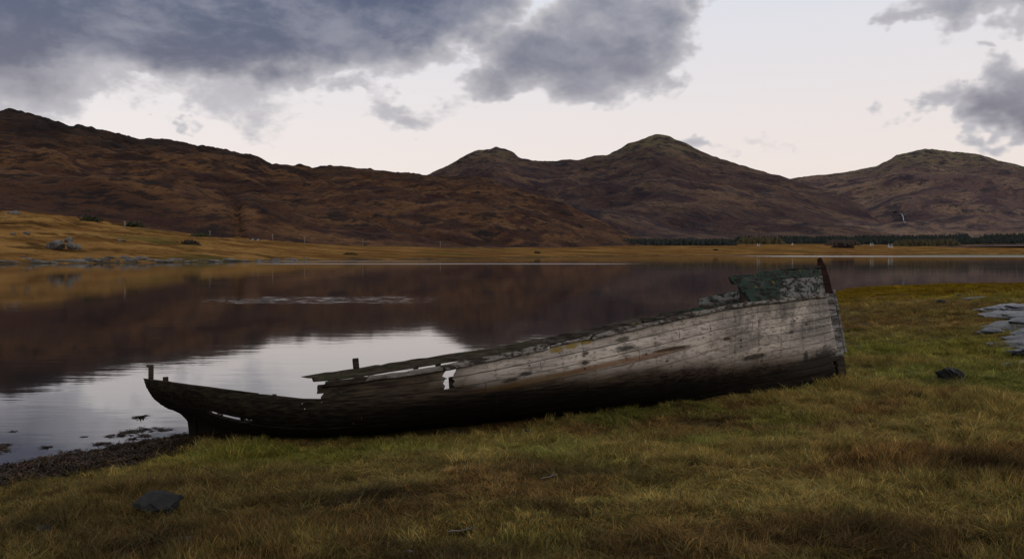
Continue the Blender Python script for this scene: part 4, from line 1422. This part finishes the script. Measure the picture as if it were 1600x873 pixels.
# short post standing on the counter
pp = hull_pt(STERN + 0.08, 0.95, -1, -0.06)
V, F = box((pp[0], pp[1], pp[2] + 0.055), (0.05, 0.05, 0.19))
mesh_obj("counter_post", V, F, m_frame, boat, False)
V, F = box((pp[0] - 0.012, pp[1], pp[2] + 0.155), (0.075, 0.045, 0.02))
mesh_obj("post_cap", V, F, m_frame, boat, False)
pp = hull_pt(STERN + 0.27, 0.955, -1, -0.05)
V, F = box((pp[0], pp[1], pp[2] + 0.015), (0.055, 0.05, 0.07))
mesh_obj("rib_head", V, F, m_frame, boat, False)
# rusted bolt heads
m_iron, nt, b = material("rusted_iron")
p_ = boat_coords(nt)
nt.put(b.inputs['Base Color'], nt.mix(nt.noise(p_, 40, 4), (0.05, 0.03, 0.02), (0.14, 0.12, 0.105)))
for x, j in ((4.87, 9.5), (4.86, 10.6), (7.2, 7.6), (6.0, 8.4), (8.2, 9.4), (5.7, 9.5)):
    p0_ = hull_pt(x, j / NS, -1, 0.008)
    V, F = tube([p0_, p0_ + np.array((0, -0.012, 0))], [0.016, 0.012], 7)
    mesh_obj("bolt_head", V, F, m_iron, boat)

# ================================================================== stones and driftwood on the near shore
def on_ground(px, py):
    """spot on the turf seen at (px, py)"""
    u, v = (px - 800) / FPX, (py - HOR) / FPX
    lo, hi = 2.0, 80.0
    Ds = np.linspace(lo, hi, 4000)
    zr = EYE - v * Ds
    zg = ground_z(u * Ds, Ds)
    i = int(np.argmax(zr < zg))
    return (u * Ds[i], Ds[i], float(zg[i]))


def stone(name, px, py, w, hgt, mat, label, seed, depth=0.7, sink=0.25, rotz=0.0, cat='stone', tilt=(0, 0), **kw):
    x, y, z = on_ground(px, py)
    k = y / FPX
    dims = (w * k / 2, w * k / 2 * depth, hgt * k / 2 * 1.25)
    o = rock(name, (x, y + dims[1] * 0.6, z + dims[2] * (1 - sink * 2)), dims, seed, mat, rotz, label, cat, tilt=tilt, **kw)
    o['kind'] = 'thing'
    return o


stone("boulder", 237, 806, 92, 36, m_rock, "dark flat-topped boulder in grass at lower left", 11, 0.6, 0.16, 0.1, 'boulder', cuts=14, rough=0.3, subdiv=4)
stone("stone", 288, 853, 52, 13, m_rock_pale, "flat grey stone flush with turf near bottom left edge", 12, 0.7, 0.25, 0.1)
stone("stone", 260, 858, 26, 9, m_rock_pale, "smaller flat stone beside the flat grey stone at lower left", 13, 0.7, 0.25, 0.3)
stone("stone", 450, 850, 14, 6, m_rock_pale, "tiny pale stone in brown turf right of the flat stones", 14, 0.8, 0.2)
stone("stone", 640, 868, 26, 8, m_rock_pale, "pale stone at the bottom edge left of centre", 15, 0.7, 0.25)
stone("boulder", 1491, 598, 48, 26, m_rock, "squat black boulder in grass right of the wreck's bow", 16, 0.8, 0.18, 0.2, 'boulder', cuts=14, rough=0.3, subdiv=4)
stone("stone", 1501, 467, 12, 7, m_rock, "small dark stone on the golden spit left of driftwood", 17, 0.8, 0.1)
stone("stone", 1346, 546, 12, 7, m_rock_pale, "small bluish white stone in grass beside the bow", 18, 0.8, 0.2)
stone("stone", 1472, 473, 14, 5, m_rock, "low dark stone half hidden in rust-brown grass on the spit", 19, 0.8, 0.15)
stone("stone", 822, 684, 24, 10, m_rock, "dark stone in grass below the wreck's midships", 21, 0.8, 0.15)
stone("stone", 705, 680, 30, 7, m_rock, "flat dark stone in the wreck's shadow amidships", 22, 0.8, 0.2)
stone("stone", 285, 690, 26, 9, m_rock_pale, "pale grey slab lying in seaweed at the stern post", 23, 0.6, 0.15, 0.25)
stone("stone", 65, 836, 30, 16, m_rock, "dark clod-like stone in grass at far lower left", 24, 0.8, 0.25)

# wet rock shelf at the right edge
SLABS = [(1603, 488, 146, 15, 31, m_slab, "long pale wet slab topping the right-hand rock shelf"), (1625, 499, 150, 13, 32, m_slab, "second wet slab down, bluish, on the right-hand shelf"),
         (1662, 513, 196, 22, 33, m_slab_dark, "dark broken slab behind the middle of the rock shelf"), (1556, 522, 44, 10, 34, m_slab, "narrow wet slab end poking left from the shelf's middle"),
         (1652, 531, 180, 18, 35, m_slab_dark, "black ribbed slab in the middle of the rock shelf"), (1624, 547, 134, 13, 36, m_slab_dark, "glossy wet slab above the shelf's grassy ledge"),
         (1622, 576, 110, 12, 37, m_slab, "lowest wet slab of the shelf, below the grassy ledge"), (1694, 558, 210, 24, 38, m_slab_dark, "thick dark slab leaving the frame at right"), (1532, 462, 30, 6, 39, m_slab, "far thin slab edge behind the rock shelf's pale top")]
for (px, py, w, hgt, seed, mat, lab) in SLABS[:8]:
    stone("rock_slab", px, py, w, hgt * 0.8, mat, lab, seed, 0.62, 0.2, 0.12 * (seed % 3 - 1), 'rock slab', tilt=(0.05, -0.05), cuts=14, rough=0.42, subdiv=4)

m_drift, nt, b = material("driftwood")
pos = nt.node('ShaderNodeNewGeometry').outputs['Position']
nt.put(b.inputs['Base Color'], nt.mix(nt.noise(nt.mapping(pos, scale=(4, 30, 30)), 1.0, 4), (0.06, 0.055, 0.05), (0.19, 0.175, 0.155)))


def stick(px, py, length, rad, ang, label, bend=0.15, up=0.0, twig=True, name="driftwood"):
    x, y, z = on_ground(px, py)
    n_ = 6
    pts = []
    for i in range(n_):
        s = (i / (n_ - 1) - 0.5) * length
        pts.append((s, bend * length * (4 * (i / (n_ - 1) - 0.5) ** 2 - 1) * 0.35, up * s + 0.004 * math.sin(i * 2.1)))
    V, F = tube(pts, [rad * (1 - 0.5 * i / (n_ - 1)) for i in range(n_)], 6)
    root = bpy.data.objects.new(name, None)
    root.location = (x, y, z + rad + 0.035)
    root.rotation_euler.z = ang
    COL.objects.link(root)
    tag(root, label, 'driftwood')
    mesh_obj("branch", V, F, m_drift, root)
    if twig:
        V, F = tube([pts[3], (pts[3][0] + length * 0.18, pts[3][1] + length * 0.12, pts[3][2] + length * 0.12)], [rad * 0.6, rad * 0.25], 5)
        mesh_obj("twig", V, F, m_drift, root)


stick(722, 838, 0.20, 0.006, 0.1, "grey forked driftwood stick in turf at bottom centre", up=0.12)
stick(858, 752, 0.17, 0.006, 0.5, "short pale twig lying in grass below the wreck", up=0.1)
stick(1521, 470, 0.85, 0.06, 0.25, "weathered driftwood log on the golden spit behind the shelf", 0.05, 0.08, False, "driftwood_log")

# ================================================================== scatter: grass, seaweed
m_grass, nt, b = material("grass_blades")
ti = nt.node('ShaderNodeAttribute', attribute_name='tint', attribute_type='INSTANCER')
tv = nt.node('ShaderNodeAttribute', attribute_name='var')
c = nt.mix(1.0, ti.outputs['Color'], tv.outputs['Color'], 'MULTIPLY')
nt.put(b.inputs['Base Color'], c)
tr = nt.node('ShaderNodeBsdfTranslucent')
nt.put(tr.inputs['Color'], c)
mx = nt.node('ShaderNodeMixShader')
mx.inputs[0].default_value = 0.35
nt.l.new(b.outputs[0], mx.inputs[1])
nt.l.new(tr.outputs[0], mx.inputs[2])
nt.l.new(mx.outputs[0], m_grass.node_tree.nodes['Material Output'].inputs[0])
b.inputs['Roughness'].default_value = 0.8
b.inputs['Specular IOR Level'].default_value = 0.06
m_weed, nt, b = material("bladder_wrack")
ti = nt.node('ShaderNodeAttribute', attribute_name='tint', attribute_type='INSTANCER')
tv = nt.node('ShaderNodeAttribute', attribute_name='var')
nt.put(b.inputs['Base Color'], nt.mix(1.0, ti.outputs['Color'], tv.outputs['Color'], 'MULTIPLY'))
b.inputs['Roughness'].default_value = 0.6
b.inputs['Specular IOR Level'].default_value = 0.12


def tuft(kind, seed):
    """a source clump: grass blades or ribbons of wrack"""
    r = np.random.default_rng(seed)
    V, F, C = [], [], []
    spec = {'tall': (46, 0.07, (0.05, 0.125), 0.6, 0.0021), 'short': (60, 0.08, (0.02, 0.055), 0.9, 0.0023), 'mat': (60, 0.085, (0.04, 0.10), 1.7, 0.0020),
            'sea': (40, 0.07, (0.02, 0.06), 2.4, 0.0065)}[kind]
    nb, rad, (h0, h1), lean, wid = spec
    flow = r.random() * 6.283
    for _ in range(nb):
        a = r.random() * 6.283
        q = rad * math.sqrt(r.random())
        px, py = q * math.cos(a), q * math.sin(a)
        hh = h0 + (h1 - h0) * r.random()
        la = flow + r.normal() * 0.9 if kind != 'short' else r.random() * 6.283
        lx, ly = math.cos(la), math.sin(la)
        ln = lean * (0.35 + r.random()) * hh
        fa = r.random() * 6.283
        wx, wy = math.cos(fa) * wid, math.sin(fa) * wid
        k = len(V)
        pts = []
        for s in (0, 0.4, 0.75, 1.0):
            up = hh * (s - 0.35 * lean * 0.5 * s * s) if kind != 'sea' else 0.012 + 0.022 * math.sin(s * 3 + a) + 0.018 * r.random()
            up = max(up, 0.0 if s == 0 else 0.008)
            pts.append((px + lx * ln * s ** 1.7, py + ly * ln * s ** 1.7, up - (0.02 if s == 0 else 0)))
        ws = (1.0, 0.9, 0.6, 0.0) if kind != 'sea' else (0.5, 1.0, 1.1, 0.5)
        for (x, y, z), w_ in zip(pts, ws):
            V.append((x - wx * w_, y - wy * w_, z))
            if w_ > 0:
                V.append((x + wx * w_, y + wy * w_, z))
        F += [(k, k + 1, k + 3, k + 2), (k + 2, k + 3, k + 5, k + 4)]
        if kind == 'sea':
            F.append((k + 4, k + 5, k + 7, k + 6))
        else:
            F.append((k + 4, k + 5, k + 6))
        t = r.random()
        cc = (np.array((1.0, 1.0, 1.0)) * (0.35 + 1.2 * r.random() ** 1.3) * (np.array((1.25, 1.05, 0.8)) if t > 0.75 else np.array((0.9, 1.0, 0.95)))) if kind != 'sea' else np.array((1, 1, 1)) * (0.5 + 1.1 * r.random())
        C += [cc] * (len(V) - k)
    o = mesh_obj("tuft_" + kind, V, F, m_weed if kind == 'sea' else m_grass, None, True, link=False)
    colour_attr(o, np.array(C), 'var')
    return o


def scatter(name, pts, rot, scl, idx, tint, coll, label, cat):
    me = bpy.data.meshes.new(name)
    me.vertices.add(len(pts))
    me.vertices.foreach_set('co', pts.astype(np.float32).reshape(-1))
    for nm, ty, key, arr in (('rot', 'FLOAT_VECTOR', 'vector', rot), ('scl', 'FLOAT_VECTOR', 'vector', scl)):
        at = me.attributes.new(nm, ty, 'POINT')
        at.data.foreach_set(key, arr.astype(np.float32).reshape(-1))
    at = me.attributes.new('idx', 'INT', 'POINT')
    at.data.foreach_set('value', idx.astype(np.int32))
    at = me.attributes.new('tint', 'FLOAT_COLOR', 'POINT')
    at.data.foreach_set('color', np.concatenate([tint, np.ones((len(tint), 1))], 1).astype(np.float32).reshape(-1))
    me.update()
    o = bpy.data.objects.new(name, me)
    COL.objects.link(o)
    g = bpy.data.node_groups.new(name + "_nodes", 'GeometryNodeTree')
    g.interface.new_socket('Geometry', in_out='INPUT', socket_type='NodeSocketGeometry')
    g.interface.new_socket('Geometry', in_out='OUTPUT', socket_type='NodeSocketGeometry')
    N, Lk = g.nodes, g.links
    gi, go = N.new('NodeGroupInput'), N.new('NodeGroupOutput')
    ci = N.new('GeometryNodeCollectionInfo')
    ci.inputs['Collection'].default_value = coll
    ci.inputs['Separate Children'].default_value = True
    ci.inputs['Reset Children'].default_value = True
    ip = N.new('GeometryNodeInstanceOnPoints')
    ip.inputs['Pick Instance'].default_value = True

    def attr(nm, ty):
        n = N.new('GeometryNodeInputNamedAttribute')
        n.data_type = ty
        n.inputs['Name'].default_value = nm
        return n.outputs['Attribute']
    Lk.new(gi.outputs[0], ip.inputs['Points'])
    Lk.new(ci.outputs[0], ip.inputs['Instance'])
    Lk.new(attr('idx', 'INT'), ip.inputs['Instance Index'])
    e2r = N.new('FunctionNodeEulerToRotation')
    Lk.new(attr('rot', 'FLOAT_VECTOR'), e2r.inputs[0])
    Lk.new(e2r.outputs[0], ip.inputs['Rotation'])
    Lk.new(attr('scl', 'FLOAT_VECTOR'), ip.inputs['Scale'])
    Lk.new(ip.outputs[0], go.inputs[0])
    md = o.modifiers.new("scatter", 'NODES')
    md.node_group = g
    return tag(o, label, cat, kind='stuff')


srcs = [('a_tall', 'tall', 5), ('b_short', 'short', 4), ('c_mat', 'mat', 5)]
tufts = bpy.data.collections.new("grass_sources")
order = []
for nm, kd, cnt in srcs:
    for i in range(cnt):
        o = tuft(kd, 400 + len(order) * 7)
        o.name = "grass_%s_%02d" % (nm, i)
        tufts.objects.link(o)
        order.append(kd)
order_names = sorted(o.name for o in tufts.objects)
KIDX = {k: [i for i, nme in enumerate(order_names) if ('_' + k + '_') in nme] for k in ('tall', 'short', 'mat')}

rs = np.random.default_rng(5)
bands = [(3.0, 7.0, 260, 1.0, 5.5), (7.0, 11.5, 190, 1.1, 8.2), (11.5, 17.5, 90, 1.4, 13), (17.5, 28, 26, 1.9, 21), (28, 62, 7.0, 3.0, 44)]
PT, SC_, BI = [], [], []
for (y0, y1, dens_, s, xm) in bands:
    area = 2 * xm * (y1 - y0)
    n_ = int(area * dens_)
    x = rs.uniform(-xm, xm, n_)
    y = rs.uniform(y0, y1, n_)
    d = shore_d(x, y)
    edge = np.interp(x, [-6.5, -5, -3.8], [1.35, 1.0, 0.45]) + 0.4 * fbm(x * 1.1, y * 1.1, 61, 3)
    edge = np.where(y > 13, 0.25, edge)
    keep = (d > edge) & (np.abs(x) < y * 0.72 + 1.2)
    PT.append(np.stack([x, y], 1)[keep])
    SC_.append(np.full(keep.sum(), s))
PT = np.concatenate(PT)
SC_ = np.concatenate(SC_)
# nothing grows beneath the wreck's bottom
Mi = np.array(boat.matrix_world.inverted())
zz = ground_z(PT[:, 0], PT[:, 1])
loc = np.c_[PT, zz, np.ones(len(PT))] @ Mi.T
bw = np.interp(loc[:, 0], BX, BB)
inside = (loc[:, 0] > -0.1) & (loc[:, 0] < 8.9) & (np.abs(loc[:, 1]) < bw * 0.5)
keep = ~inside
PT, SC_, zz = PT[keep], SC_[keep], zz[keep]
nP = len(PT)
dd = shore_d(PT[:, 0], PT[:, 1])
tall_n = fbm(PT[:, 0] * 0.7, PT[:, 1] * 0.7, 91, 3) + 0.25 * rs.normal(size=nP)
kidx = np.zeros(nP, int)
for i in range(nP):
    k = 'tall' if tall_n[i] > 0.18 else ('short' if tall_n[i] < -0.15 else 'mat')
    if PT[i, 1] > 30:
        k = 'short' if rs.random() < 0.7 else 'mat'
    kidx[i] = KIDX[k][rs.integers(len(KIDX[k]))]
tint = near_colour(PT[:, 0], PT[:, 1], dd) * np.where(PT[:, 1] > 33, 0.9, 1.25)[:, None] * rs.uniform(0.6, 1.45, nP)[:, None] * np.where(rs.random(nP) < 0.12, 1.5, 1.0)[:, None]
hs = SC_ * rs.uniform(0.7, 1.25, nP)
zs_ = 0.8 * hs * np.clip(1.0 + 0.8 * fbm(PT[:, 0] * 0.9, PT[:, 1] * 0.9, 95, 3), 0.45, 1.5)
zs_ = np.where(PT[:, 1] > 17, zs_ * 0.6, zs_) * np.where(rs.random(nP) < 0.03, 1.5, 1.0)
rot = np.stack([rs.normal(0, 0.12, nP), rs.normal(0, 0.12, nP), rs.uniform(0, 6.283, nP)], 1)
scatter("grass", np.c_[PT, zz], rot, np.stack([hs, hs, zs_], 1), kidx, tint, tufts, "rough olive and straw coloured grass covering the near shore", "grass")

weeds = bpy.data.collections.new("weed_sources")
for i in range(6):
    o = tuft('sea', 600 + i)
    o.name = "weed_%02d" % i
    weeds.objects.link(o)
n_ = 12000
x = rs.uniform(-9, -2.5, n_)
y = rs.uniform(6.5, 13, n_)
d = shore_d(x, y) + 0.35 * fbm(x * 0.8, y * 0.8, 5, 3)
lim = np.interp(x, [-6.5, -5, -3.8], [1.5, 1.15, 0.6]) + 0.45 * fbm(x * 1.1, y * 1.1, 61, 3)
on = (d > -0.03) & (d < lim)
clump = fbm(x * 2.4, y * 2.4, 66, 3)
afloat = (d < -0.03) & (d > -2.2) & (clump + 0.10 * d > 0.21) & (rs.random(n_) < 0.7)
kp = on | afloat
x, y, afl = x[kp], y[kp], afloat[kp]
z = np.where(afl, -0.004, np.maximum(ground_z(x, y), 0.0) + 0.004)
nP = len(x)
hs = np.where(afl, rs.uniform(0.35, 0.8, nP), rs.uniform(0.7, 1.3, nP))
zsx = np.where(afl, hs * 0.5, hs * rs.uniform(0.6, 1.5, nP))
tint = np.array((0.024, 0.014, 0.007)) * rs.uniform(0.35, 1.9, nP)[:, None]
rot = np.stack([rs.normal(0, 0.1, nP), rs.normal(0, 0.1, nP), rs.uniform(0, 6.283, nP)], 1)
scatter("seaweed", np.c_[x, y, z], rot, np.stack([hs, hs, zsx], 1), rs.integers(0, 6, nP), tint, weeds, "dark brown seaweed strewn along the water's edge", "seaweed")
